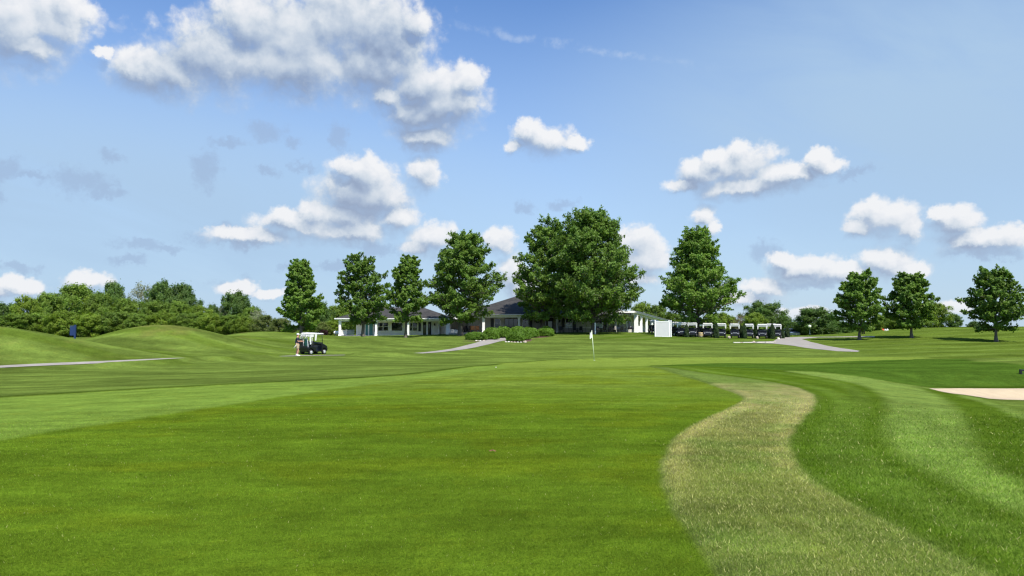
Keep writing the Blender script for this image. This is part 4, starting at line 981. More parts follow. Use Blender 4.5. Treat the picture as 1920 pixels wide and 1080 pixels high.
# --- the main clubhouse
CD = 113.0; zs = PZ(624.0, CD); zeM = PZ(591.0, CD); PW = 116.6
ch = empty('clubhouse', (0, 0, 0), 0, 'wide clubhouse under a dark grey hipped roof, half hidden behind the big maples', 'building')
XL, XR = PX(876, CD), PX(1181, CD)
boxpart('slab', ch, M['slab'], (PX(842, CD) , XR + .6, CD - .8, CD + 24, zs - 1.2, zs))
part('roof', ch, M['shingle'], lambda bm: hip_roof(bm, XL - 1.2, XR + .6, CD - .6, CD + 23.4, zeM + .17, 4.2, .02))
boxpart('fascia', ch, M['trim'], (XL - 1.22, XR + .62, CD - .62, CD - .45, zeM - .05, zeM + .15))
boxpart('gutter', ch, M['metal'], (XL - 1.26, XR + .66, CD - .71, CD - .622, zeM + .03, zeM + .15))
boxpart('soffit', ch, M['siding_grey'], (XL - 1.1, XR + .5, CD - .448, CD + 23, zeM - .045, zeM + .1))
boxpart('beam', ch, M['trim'], (XL - .3, PX(1048, CD), CD + .0, CD + .26, zeM - .34, zeM - .05))
for a, b in ((904.3, 909), (971, 975), (1043.2, 1045.4)): column_(ch, a, b, CD, zs, zeM - .342)
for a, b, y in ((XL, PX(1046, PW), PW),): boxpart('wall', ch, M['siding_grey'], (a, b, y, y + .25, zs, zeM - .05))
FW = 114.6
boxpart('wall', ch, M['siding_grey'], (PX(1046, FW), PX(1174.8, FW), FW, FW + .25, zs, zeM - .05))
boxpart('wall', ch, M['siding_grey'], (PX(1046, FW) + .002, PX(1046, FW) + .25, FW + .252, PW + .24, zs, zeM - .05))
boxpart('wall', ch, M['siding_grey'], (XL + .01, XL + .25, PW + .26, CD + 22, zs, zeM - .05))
boxpart('wainscot', ch, M['slab'], (PX(1048, FW), PX(1172, FW), FW - .06, FW - .003, zs, zs + .72)); boxpart('wainscot', ch, M['trim'], (PX(1048, FW), PX(1172, FW), FW - .09, FW - .062, zs + .72, zs + .79))
boxpart('corner_trim', ch, M['trim'], (PX(1174.0, FW), PX(1176.6, FW), FW - .04, FW + .3, zs, zeM - .06))
w0, w1 = zs + .75, zs + 2.2
shutter(ch, 920, 926, PW, w0, w1); window(ch, 927, 938.5, PW, w0, w1, bars=(.5,)); window(ch, 946, 971, PW, w0 - .1, w1, mull=(.33, .67), frame=M['shutter'])
window(ch, 979, 991, PW, w0, w1, bars=(.5,)); shutter(ch, 992.5, 998, PW, w0, w1)
t = empty('wreath', (PX(1007.5, PW), PW - .08, zs + 1.78), 0, 'dark round wreath on the porch wall left of the double door', 'wreath')
def wr(bm):
    for k in range(40):
        a = k / 40 * 6.283; random.seed(k); sph(bm, (math.cos(a) * .24, random.uniform(-.03, .03), math.sin(a) * .24), random.uniform(.05, .08), 6)
part('ring', t, M['polegreen'], wr)
wall_lamp(ch, 1001.5, PW, zs + 1.75); wall_lamp(ch, 1049, FW, zs + 1.75)
dr = boxpart('door_frame', ch, M['shutter'], wbox(1013.5, 1037.5, PW, -.10, .02, zs + .02, zs + 2.35))
for a, b in ((1015, 1024.8), (1026.5, 1036.2)):
    d_ = boxpart('door', ch, M['shutter'], wbox(a, b, PW, -.14, -.102, zs + .05, zs + 2.2)); g_ = B(); bx(g_, *wbox(a + 1.2, b - 1.2, PW, -.155, -.135, zs + .35, zs + 1.75)); obj('pane', g_, M['glass_pale'], d_)
for (s0, s1, wa, wb, s2, s3) in ((1053, 1058.5, 1060, 1073, 1074.5, 1080), (1109, 1114, 1115.5, 1130, 1131.5, 1137.5)):
    shutter(ch, s0, s1, FW, w0, w1); shutter(ch, s2, s3, FW, w0, w1)
    w_ = window(ch, wa, wb, FW, w0, w1, bars=(.5,)); g_ = B(); bx(g_, *wbox(wa + 1, wb - 1, FW, -.045, -.027, w0 + .07, w0 + .62)); obj('pane_reflection', g_, M['glass_pale'], w_)  # pale lower piece: reflection in the window put in as colour
# recessed patio on the left between annex and porch
RW = 119.5
boxpart('wall', ch, M['siding_grey'], (PX(866, RW), PX(906, RW), RW, RW + .25, zs - .3, zeM - .05))
part('fireplace', ch, M['siding_grey'], lambda bm: (bx(bm, PX(871, RW), PX(873.5, RW), RW - .3, RW - .01, zs - .3, zs + 1.5), bx(bm, PX(885.5, RW), PX(888, RW), RW - .3, RW - .01, zs - .3, zs + 1.5), bx(bm, PX(870, RW), PX(889, RW), RW - .38, RW - .012, zs + 1.5, zs + 1.65)))
window(ch, 884, 903, RW, zs + 1.55, zs + 2.45, frame=M['shutter'])
boxpart('wall', ch, M['siding_grey'], (PX(845, 121), PX(866, 121), 121, 121.2, zs - .3, zs + 1.9))
part('roof', ch, M['shingle'], lambda bm: hexa(bm, [(PX(842, 119), 117.6, zs + 2.35), (PX(885, 119), 117.6, zs + 2.05), (PX(885, 119), 123, zs + 2.05), (PX(842, 119), 123, zs + 2.35), (PX(842, 119), 117.6, zs + 2.5), (PX(885, 119), 117.6, zs + 2.2), (PX(885, 119), 123, zs + 3.0), (PX(842, 119), 123, zs + 3.3)]))
part('fascia', ch, M['trim'], lambda bm: hexa(bm, [(PX(842, 119), 117.4, zs + 2.28), (PX(862, 119), 117.4, zs + 2.02), (PX(862, 119), 117.59, zs + 2.02), (PX(842, 119), 117.59, zs + 2.28), (PX(842, 119), 117.4, zs + 2.5), (PX(862, 119), 117.4, zs + 2.3), (PX(862, 119), 117.59, zs + 2.3), (PX(842, 119), 117.59, zs + 2.5)]))
t = empty('low_wall', (0, 0, 0), 0, 'low white garden wall between the annex and the patio chairs', 'wall')
part('board', t, M['trim'], lambda bm: (bx(bm, PX(844.6, 114), PX(852, 114), 114, 114.15, zf - .3, zf + .95), bx(bm, PX(852, 114), PX(858.5, 114), 114.01, 114.14, zf - .3, zf + .86)))
for k in range(3): boxpart('post', t, M['trim'], (PX(844.6 + 5 * k, 114) - .05, PX(844.6 + 5 * k, 114) + .05, 113.95, 113.999, zf - .3, zf + 1.0))
# right-hand side porch running back, with its own lower roof and columns
def sp(px, D, z): return (PX(px, D), D, z)
S0, S1 = (PX(1187.5, 111.5), 111.5), (PX(1254, 133), 133.0)
zA, zB = PZ(584.2, 111.5), PZ(602.2, 133)
def along(t, off=0):                # point along the side eave, shifted inwards
    dx, dy = S1[0] - S0[0], S1[1] - S0[1]; L = math.hypot(dx, dy); return (S0[0] + dx * t - dy / L * off * 1, S0[1] + dy * t + dx / L * off)
def side_strip(bm, off0, off1, za0, za1, t0=0, t1=1):
    a = along(t0, off0); b = along(t0, off1); c = along(t1, off1); d = along(t1, off0); zb = lambda t: zA + (zB - zA) * t
    hexa(bm, [(a[0], a[1], zb(t0) + za0), (d[0], d[1], zb(t1) + za0), (c[0], c[1], zb(t1) + za0), (b[0], b[1], zb(t0) + za0), (a[0], a[1], zb(t0) + za1), (d[0], d[1], zb(t1) + za1), (c[0], c[1], zb(t1) + za1), (b[0], b[1], zb(t0) + za1)])
part('roof', ch, M['shingle'], lambda bm: side_strip(bm, -.35, 6.0, .02, .12))
part('fascia', ch, M['trim'], lambda bm: side_strip(bm, -.45, -.355, -.20, .10)); part('gutter', ch, M['metal'], lambda bm: side_strip(bm, -.56, -.455, -.06, .08))
part('soffit', ch, M['siding_white'], lambda bm: side_strip(bm, -.34, 5.9, -.06, .015))
part('beam', ch, M['trim'], lambda bm: side_strip(bm, .0, .3, -.42, -.065))
part('fascia', ch, M['trim'], lambda bm: bx(bm, S0[0] - 3.2, S0[0] + .2, S0[1] - .12, S0[1] + .0, zA - .2, zA + .12))
zg = PZ(622.6, 110) - .35
def side_col(t, w=.42):
    a = along(t, 0); zt_ = zA + (zB - zA) * t - .42; bm = B(); bx(bm, a[0] - w / 2, a[0] + w / 2, a[1] - w / 2, a[1] + w / 2, zg, zt_); bx(bm, a[0] - w / 2 - .04, a[0] + w / 2 + .04, a[1] - w / 2 - .04, a[1] + w / 2 + .04, zg, zg + .3)
    obj('column', bm, M['trim'], ch)
side_col(.06, .62)
for t_ in (.19, .33, .48, .64): side_col(t_, .36)
part('wall', ch, M['siding_cream'], lambda bm: side_strip(bm, 2.9, 3.1, -4.4, -.065, .03, 1))
def swin(t0, t1, m, z0, z1, nm):
    bm = B(); a = along(t0, 2.86); b = along(t1, 2.86); a2 = along(t0, 2.9); b2 = along(t1, 2.9)
    hexa(bm, [(a[0], a[1], z0), (b[0], b[1], z0), (b2[0], b2[1], z0), (a2[0], a2[1], z0), (a[0], a[1], z1), (b[0], b[1], z1), (b2[0], b2[1], z1), (a2[0], a2[1], z1)]); obj(nm, bm, m, ch)
swin(.06, .12, M['glass'], zg + .9, zg + 2.5, 'window'); swin(.50, .56, M['tableblue'], zg + .1, zg + 2.2, 'door'); swin(.64, .70, M['glass'], zg + .1, zg + 2.2, 'door')
part('wall', ch, M['siding_cream'], lambda bm: bx(bm, PX(1177, 113), PX(1184, 113), 112.9, 113.1, zg, zA - .3))
part('window', ch, M['glass'], lambda bm: bx(bm, PX(1178.0, 113), PX(1180.2, 113), 112.84, 112.899, zs + .6, zs + 2.2))
part('counter', ch, M['white'], lambda bm: bx(bm, PX(1194.5, 115), PX(1203, 115), 115, 115.5, zg, zs + 1.05))
# wall screen under the eave
t = empty('screen', (PX(1164.5, FW), FW - .15, PZ(597, FW)), 0, 'black outdoor television high on the clubhouse wall near its right corner', 'television')
part('case', t, M['black'], lambda bm: bx(bm, -.52, .52, -.04, .05, -.28, .28, .02)); part('bracket', t, M['metal'], lambda bm: bx(bm, -.1, .1, .052, .14, -.1, .1))
t = empty('sunlit_post', (PX(1116, 100.8), 100.8, gz(PX(1116, 100.8), 100.8)), 0, 'white post standing in for a sunlit bit of porch column, right of the tallest maple trunk', 'post'); t.name = 'post'  # separate post added for the sunlit bit of a porch column
part('shaft', t, M['white'], lambda bm: bx(bm, -.07, .07, -.07, .07, 0, PZ(605, 100.8) - gz(PX(1116, 100.8), 100.8) - .1)); part('cap', t, M['white'], lambda bm: bx(bm, -.09, .09, -.09, .09, PZ(605, 100.8) - gz(PX(1116, 100.8), 100.8) - .098, PZ(605, 100.8) - gz(PX(1116, 100.8), 100.8) - .03))

# white vinyl screen fence
FD = 94.0
def fence():
    t = empty('screen_fence', (0, 0, 0), 0, 'tall solid white vinyl screen fence at the right end of the clubhouse', 'fence')
    z0, z1 = gz(PX(1243, FD), FD) - .03, PZ(603, FD)
    bm = B(); n = 14
    xa, xb = PX(1229.5, FD), PX(1253.5, FD)
    bx(bm, xa, xb, FD, FD + .05, z0 + .1, z1 - .04)
    obj('panel', bm, M['vinyl'], t)
    boxpart('rail', t, M['trim'], (xa, xb, FD - .02, FD + .07, z1 - .038, z1 + .05)); boxpart('rail', t, M['trim'], (xa, xb, FD - .02, FD + .07, z0, z0 + .098))
    bm = B(); bx(bm, PX(1255.4, FD), PX(1257.2, FD), FD + .01, FD + .06, z0, z1); obj('panel', bm, M['vinyl'], t)
    for p, h in ((1228.5, .16), (1254.5, .12), (1258.2, .12)):
        x = PX(p, FD); bm = B(); bx(bm, x - .065, x + .065, FD - .04, FD + .09, z0 - .3, z1 + h)
        a = [bm.verts.new((x + sx * .08, FD + .025 + sy * .08, z1 + h)) for sx, sy in ((-1, -1), (1, -1), (1, 1), (-1, 1))]; c = bm.verts.new((x, FD + .025, z1 + h + .09))
        for i in range(4): bm.faces.new((a[i], a[(i + 1) % 4], c))
        bm.faces.new(a[::-1]); obj('post', bm, M['trim'], t)
fence()

# ------------------------------------------------------------------ patio furniture
def chair(x, y, z, rz, m, label, group):
    t = empty('patio_chair', (x, y, z), rz, label, 'chair', group)
    part('seat', t, m, lambda bm: bx(bm, -.26, .26, -.26, .26, .40, .46, .01)); part('backrest', t, m, lambda bm: hexa(bm, [(-.26, .24, .46), (.26, .24, .46), (.26, .28, .46), (-.26, .28, .46), (-.26, .34, .98), (.26, .34, .98), (.26, .38, .98), (-.26, .38, .98)]))
    for sx in (-1, 1):
        part('armrest', t, m, lambda bm: (bx(bm, sx * .28 - .03, sx * .28 + .03, -.26, .28, .63, .67), bx(bm, sx * .28 - .02, sx * .28 + .02, -.24, -.20, 0, .63)))
        part('leg', t, m, lambda bm: bx(bm, sx * .24 - .02, sx * .24 + .02, .2, .24, 0, .40)); part('leg', t, m, lambda bm: bx(bm, sx * .22 - .02, sx * .22 + .02, -.22, -.18, 0, .40))
    return t
GW = 'chairs on the patio left of the porch'
for px, D, rz, m, l in ((869, 115.5, .6, 'black', 'dark patio chair nearest the low white wall'), (874, 116.2, -.3, 'black', 'dark patio chair in front of the patio fireplace'), (881.5, 115.6, .2, 'black', 'dark patio chair left of the two orange-brown seats'),
                         (886, 115.2, .1, 'wood', 'left of the two orange-brown patio chairs'), (896, 115.2, -.2, 'wood', 'right of the two orange-brown patio chairs, beside the porch post')):
    c_ = chair(PX(px, D), D, zs - .02, math.pi + rz, M[m], l, GW); c_.scale = (1.15, 1.15, 1.1)
def table_set(px, D, label, seed):
    x = PX(px, D); t = empty('patio_table', (x, D, zs), seed, label, 'table', 'tables on the clubhouse terrace')
    part('tabletop', t, M['tableblue'], lambda bm: lathe(bm, [(.05, .70), (.60, .70), (.62, .715), (.60, .74), (.05, .745)], seg=24)); part('pedestal', t, M['black'], lambda bm: (cyl(bm, (0, 0, .03), (0, 0, .70), .04), lathe(bm, [(.30, 0), (.28, .03), (.05, .05)])))
    return t
GT = 'dark chairs round the terrace tables'
for i, (px, l) in enumerate(((1082, 'blue terrace table before the left shuttered window'), (1126, 'blue terrace table before the right shuttered window'), (1158, 'blue terrace table nearest the right corner of the clubhouse'))):
    table_set(px, 112.3, l, i)
    w = ('at the table by the left shuttered window', 'at the table by the right shuttered window', 'at the table nearest the right corner')[i]
    for j, (dx, dy, s) in enumerate(((-1.0, .1, 'left chair'), (1.0, -.1, 'right chair'), (-.25, 1.0, 'wall-side chair'), (.35, -.95, 'lawn-side chair'))):
        if i == 1 and j == 0: continue
        chair(PX(px, 112.3) + dx, 112.3 + dy, zs, math.atan2(-dx, dy) , M['black'], 'dark %s %s' % (s, w), GT)
chair(PX(1053, 112.4), 112.4, zs, .4, M['black'], 'dark chair alone under the lamp right of the porch post', GT)
chair(PX(1141, 112.2), 112.2, zs, -.8, M['black'], 'low dark lounge chair between the middle and right terrace tables', GT)
t = empty('barbecue', (PX(1182.5, 111), 111, zg + .2), .2, 'black barbecue grill by the right corner column', 'grill')
part('bowl', t, M['black'], lambda bm: bx(bm, -.42, .42, -.25, .25, .55, .80, .04)); part('lid', t, M['black'], lambda bm: sph(bm, (0, 0, .82), .30, 14, (1.35, .8, .8)))
for sx in (-1, 1): part('leg', t, M['metal'], lambda bm: (bx(bm, sx * .36 - .02, sx * .36 + .02, -.2, -.16, 0, .55), bx(bm, sx * .36 - .02, sx * .36 + .02, .16, .2, 0, .55)))
part('side_shelf', t, M['metal'], lambda bm: bx(bm, -.75, -.44, -.2, .2, .74, .78))

# ------------------------------------------------------------------ golf carts
def wheel(root, x, y, r=.23, w=.20):
    bm = B(); s = 1 if y > 0 else -1
    lathe(bm, [(r * .55, y - w / 2), (r * .9, y - w / 2), (r, y - w / 2 + .03), (r, y + w / 2 - .03), (r * .9, y + w / 2), (r * .55, y + w / 2)], (x, 0, r), 22, 'Y')
    wl = obj('wheel', bm, M['tyre'], root)
    bm = B(); lathe(bm, [(.02, y + s * (w / 2 + .012)), (r * .35, y + s * (w / 2 + .018)), (r * .5, y + s * (w / 2 + .006)), (r * .62, y + s * (w / 2 + .012)), (r * .62, y + s * (w / 2 - .05))], (x, 0, r), 18, 'Y'); obj('rim', bm, M['rim'], wl)
def golf_cart(name, label, group, body='blackpaint', parked=True):
    t = empty(name, (0, 0, 0), 0, label, 'golf cart', group); bmat = M[body]
    for x in (.82, -.82):
        for y in (-.50, .50): wheel(t, x, y)
    part('chassis', t, M['black'], lambda bm: prism(bm, [(-1.12, .24), (1.05, .24), (1.05, .32), (-1.12, .34)], -.40, .40, .01))
    # front cowl with wheel arches
    part('body', t, bmat, lambda bm: prism(bm, [(.42, .30), (.56, .30), (.60, .48), (.72, .56), (.92, .56), (1.06, .46), (1.10, .30), (1.20, .32), (1.22, .52), (1.12, .74), (.86, .88), (.62, .96), (.50, .94), (.46, .5)], -.58, .58, .035))
    part('rear_body', t, bmat, lambda bm: prism(bm, [(-.20, .30), (-.42, .30), (-.56, .42), (-.66, .54), (-.82, .57), (-.98, .54), (-1.08, .42), (-1.12, .34), (-1.24, .36), (-1.26, .60), (-.98, .74), (-.62, .78), (-.20, .62)], -.58, .58, .03))
    part('rocker', t, M['black'], lambda bm: (bx(bm, -.22, .44, -.585, -.50, .25, .34, .01), bx(bm, -.22, .44, .50, .585, .25, .34, .01)))
    part('bumper', t, M['black'], lambda bm: bx(bm, 1.20, 1.28, -.45, .45, .30, .42, .02))
    part('nameplate', t, M['rim'], lambda bm: bx(bm, 1.135, 1.185, -.26, .30, .665, .715, .008))
    for s in (-1, 1):
        part('headlight', t, M['rim'], lambda bm: sph(bm, (1.165, s * .40, .56), .085, 12, (.5, 1.1, .8)))
    part('dashboard', t, M['black'], lambda bm: prism(bm, [(.46, .80), (.62, .96), (.66, 1.05), (.50, 1.07), (.42, .95)], -.52, .52, .02))
    part('seat', t, M['seatblack'], lambda bm: bx(bm, -.50, .02, -.52, .52, .64, .78, .035)); part('seat_back', t, M['seatblack'], lambda bm: prism(bm, [(-.50, .80), (-.40, .80), (-.50, 1.22), (-.60, 1.22)], -.52, .52, .03))
    part('steering_wheel', t, M['black'], lambda bm: (cyl(bm, (.46, -.26, .86), (.22, -.26, 1.04), .02), lathe(bm, [(.15, -.012), (.18, -.012), (.18, .012), (.15, .012)], (0, 0, 0), 18)))
    sw = t.children[-1]; 
    for v in sw.data.vertices:
        if abs(v.co.z) < .05 and v.co.x ** 2 + v.co.y ** 2 < .05:
            x, y, z = v.co; c, s = math.cos(.95), math.sin(.95); v.co = (.22 + x * c - z * s * -1 - 0, -.26 + y, 1.04 + x * s * 1 + z * c)
    part('bag_well', t, M['black'], lambda bm: (bx(bm, -1.25, -.66, -.50, .50, .58, .64), bx(bm, -1.27, -1.22, -.50, .50, .64, .80), bx(bm, -.72, -.68, -.50, .50, .64, 1.20)))
    part('roof', t, M['roofwhite'], lambda bm: prism(bm, [(-.98, 1.80), (.62, 1.80), (.66, 1.83), (.50, 1.90), (-.3, 1.925), (-.90, 1.90), (-1.04, 1.84)], -.60, .60, .03))
    for s in (-1, 1):
        part('roof_strut', t, M['black'], lambda bm: (cyl(bm, (.60, s * .52, .95), (.46, s * .54, 1.80), .022, seg=8)))
        part('roof_strut', t, M['roofwhite'] if not parked else M['black'], lambda bm: (cyl(bm, (-.70, s * .50, .75), (-.72, s * .53, 1.80), .024, seg=8)))
    part('windscreen', t, M['clear'], lambda bm: hexa(bm, [(.595, -.50, 1.0), (.605, -.50, 1.0), (.605, .50, 1.0), (.595, .50, 1.0), (.475, -.50, 1.72), (.485, -.50, 1.72), (.485, .50, 1.72), (.475, .50, 1.72)]))
    if parked:
        part('rolled_cover', t, M['roofwhite'], lambda bm: prism(bm, [(.50, 1.55), (.56, 1.55), (.64, 1.80), (.46, 1.80)], -.57, .57, .01))
        for s in (-1, 1): part('cover_flap', t, M['roofwhite'], lambda bm: hexa(bm, [(.50, s * .575 - .06, 1.22), (.56, s * .575 - .06, 1.22), (.56, s * .575 + .06, 1.22), (.50, s * .575 + .06, 1.22), (.40, s * .57 - .11, 1.79), (.60, s * .57 - .11, 1.79), (.60, s * .57 + .11, 1.79), (.40, s * .57 + .11, 1.79)]))
    else:
        part('rear_curtain', t, M['roofwhite'], lambda bm: (prism(bm, [(-1.02, 1.52), (-.98, 1.52), (-.60, 1.58), (-.60, 1.80), (-1.04, 1.80)], -.585, -.555, 0), prism(bm, [(-1.02, 1.52), (-.98, 1.52), (-.60, 1.58), (-.60, 1.80), (-1.04, 1.80)], .555, .585, 0), bx(bm, -1.03, -1.0, -.58, .58, 1.60, 1.80)))
        part('curtain_strap', t, M['roofwhite'], lambda bm: hexa(bm, [(-.42, -.60, 1.25), (-.28, -.60, 1.25), (-.28, -.56, 1.25), (-.42, -.56, 1.25), (-.46, -.60, 1.80), (-.20, -.60, 1.80), (-.20, -.56, 1.80), (-.46, -.56, 1.80)]))
        part('curtain_strap', t, M['roofwhite'], lambda bm: hexa(bm, [(-1.04, -.58, 1.15), (-.94, -.58, 1.15), (-.94, -.54, 1.15), (-1.04, -.54, 1.15), (-1.04, -.59, 1.80), (-.90, -.59, 1.80), (-.90, -.54, 1.80), (-1.04, -.54, 1.80)]))
    return t
GC = 'golf carts parked in a row facing the course'
FRONT = [ # column, distance, yaw, label
 (1265.0, 97.5, .55, 'parked cart turned sideways, tucked right behind the white fence'),
 (1278.5, 96, 0, 'first full parked cart right of the white fence'),
 (1298.0, 96, 0, 'parked cart just left of the large maple trunk, right of the first columnar shrub'),
 (1327.0, 96, 0, 'parked cart just right of the large maple trunk'),
 (1352.5, 96, 0, 'parked cart between the second columnar shrub and the tan tuft'),
 (1377.5, 96, 0.02, 'parked cart in the middle of the row with a tan tuft at its left wheel'),
 (1404.0, 96, 0, 'parked cart directly right of the third columnar shrub'),
 (1429.5, 96, -.02, 'parked cart second from the right end of the row'),
 (1456.0, 96, 0, 'parked cart at the right end of the row, partly behind a columnar shrub')]
BACK = [(1318, 103.0, 0, 'rear cart showing low between the maple trunk and the next cart'), (1331.5, 100.0, 0, 'rear cart peeping out right of the cart beside the maple trunk'), (1446, 100.2, 0, 'rear cart roof showing left of the last columnar shrub'),
        (1225.5, 108, .3, 'cart under the side porch, half hidden behind the white fence')]
pc = None
for px, D, yaw, lab in FRONT + BACK:
    if pc is None: pc = golf_cart('golf_cart', lab, GC); o = pc
    else: o = copy_tree(pc); o['label'] = lab
    if (px, D) in [(b[0], b[1]) for b in BACK]: o['group'] = 'golf carts in the rear row'
    o.location = (PX(px, D), D, gz(PX(px, D), D) + .03); o.scale = (.93, .93, .96); o.rotation_euler = (0, 0, -math.pi / 2 + yaw - math.atan((px - 960) / F_PX) * 1.05)
# near cart with bags, and the golfer
nx, ND = hit(587.0, 664.6, 40); nz = gz(nx, ND) + .03; CRZ = rad(60)
nc = golf_cart('golf_cart', 'dark golf cart with a white roof and green bags on the path, golfer at its back', None, 'blackpaint', False)
del nc['label']; tag(nc, 'dark golf cart with a white roof and golf bags on the path, golfer behind it', 'golf cart')
def ground_frame(x, y, rz, e=.8):
    c, s_ = math.cos(rz), math.sin(rz); ax = Vector((c, s_, (gz(x + c * e, y + s_ * e) - gz(x - c * e, y - s_ * e)) / (2 * e))).normalized()
    ay = Vector((-s_, c, (gz(x - s_ * e, y + c * e) - gz(x + s_ * e, y - c * e)) / (2 * e))).normalized(); az = ax.cross(ay).normalized(); ay = az.cross(ax)
    return Matrix((ax, ay, az)).transposed().to_euler()
nc.location = (nx, ND, nz - .01); nc.rotation_euler = ground_frame(nx, ND, CRZ); nc.scale = (.93, .93, .94)
def golf_bag(label, x, y, z, rz, tilt, m, seed):
    random.seed(seed); t = empty('golf_bag', (x, y, z), rz, label, 'golf bag', 'golf bags strapped to the near cart'); t.rotation_euler = (0, tilt, rz)
    part('bag', t, m, lambda bm: lathe(bm, [(.10, 0), (.135, .02), (.14, .30), (.12, .40), (.12, .62), (.145, .84), (.15, .88), (.13, .88)], seg=18))
    part('pocket', t, m, lambda bm: bx(bm, .06, .20, -.10, .10, .10, .48, .03)); part('pocket', t, m, lambda bm: bx(bm, -.19, -.08, -.09, .09, .30, .66, .03))
    part('strap', t, M['cloth'], lambda bm: hexa(bm, [(-.03, -.155, .15), (.03, -.155, .15), (.03, -.14, .15), (-.03, -.14, .15), (-.03, -.165, .80), (.03, -.165, .80), (.03, -.15, .80), (-.03, -.15, .80)]))
    for k in range(9):
        a = k / 9 * 6.283; r = .075; h = random.uniform(1.02, 1.2)
        c = part('club', t, M['metal'], lambda bm: cyl(bm, (r * math.cos(a), r * math.sin(a), .5), (r * 1.3 * math.cos(a), r * 1.3 * math.sin(a), h), .008, seg=6))
        part('club_head', c, M['cloth'] if k % 3 == 0 else M['metal'], lambda bm: sph(bm, (r * 1.3 * math.cos(a) + .03, r * 1.3 * math.sin(a), h + .03), .042 if k % 3 == 0 else .03, 8, (1.3, .7, .9)))
    return t
cr_, sr_ = math.cos(CRZ), math.sin(CRZ)
def on_cart(lx, ly): return nx + lx * cr_ * .93 - ly * sr_ * .93, ND + lx * sr_ * .93 + ly * cr_ * .93
for ly, m, lab, sd_ in ((-.27, 'bagteal', 'teal green golf bag with a white strap, nearer one on the cart', 1), (.27, 'black', 'black golf bag on the far side of the cart rear', 2)):
    bx0, by0 = on_cart(-1.02, ly); golf_bag(lab, bx0, by0, nz + .60 * .93 - .12, CRZ, -.14, M[m], sd_)
bx0, by0 = on_cart(-.95, -.62)
t = empty('towel', (bx0, by0, nz + 1.2), CRZ, 'white towel hanging beside the bags at the rear of the near cart', 'towel')
part('cloth', t, M['cloth'], lambda bm: hexa(bm, [(-.07, -.02, -.38), (.06, -.02, -.34), (.06, .01, -.34), (-.07, .01, -.38), (-.05, -.02, .12), (.05, -.02, .12), (.05, .01, .12), (-.05, .01, .12)]))

# ------------------------------------------------------------------ people
def skinned(name, pts, edges, radii, m, parent, sub=2, root=0):
    me = bpy.data.meshes.new(name); me.from_pydata([tuple(p) for p in pts], edges, []); me.update()
    o = bpy.data.objects.new(name, me); C.objects.link(o); me.materials.append(m)
    sk = o.modifiers.new('skin', 'SKIN'); sk.use_smooth_shade = True
    for i, r in enumerate(radii):
        v = me.skin_vertices[0].data[i]; v.radius = r if isinstance(r, tuple) else (r, r); v.use_root = (i == root)
    ss_ = o.modifiers.new('sub', 'SUBSURF'); ss_.levels = sub; ss_.render_levels = sub
    dg = bpy.context.evaluated_depsgraph_get(); me2 = bpy.data.meshes.new_from_object(o.evaluated_get(dg)); me2.name = name
    for p in me2.polygons: p.use_smooth = True
    bpy.data.objects.remove(o); o = bpy.data.objects.new(name, me2); C.objects.link(o)
    if not me2.materials: me2.materials.append(m)
    if parent: o.parent = parent
    return o
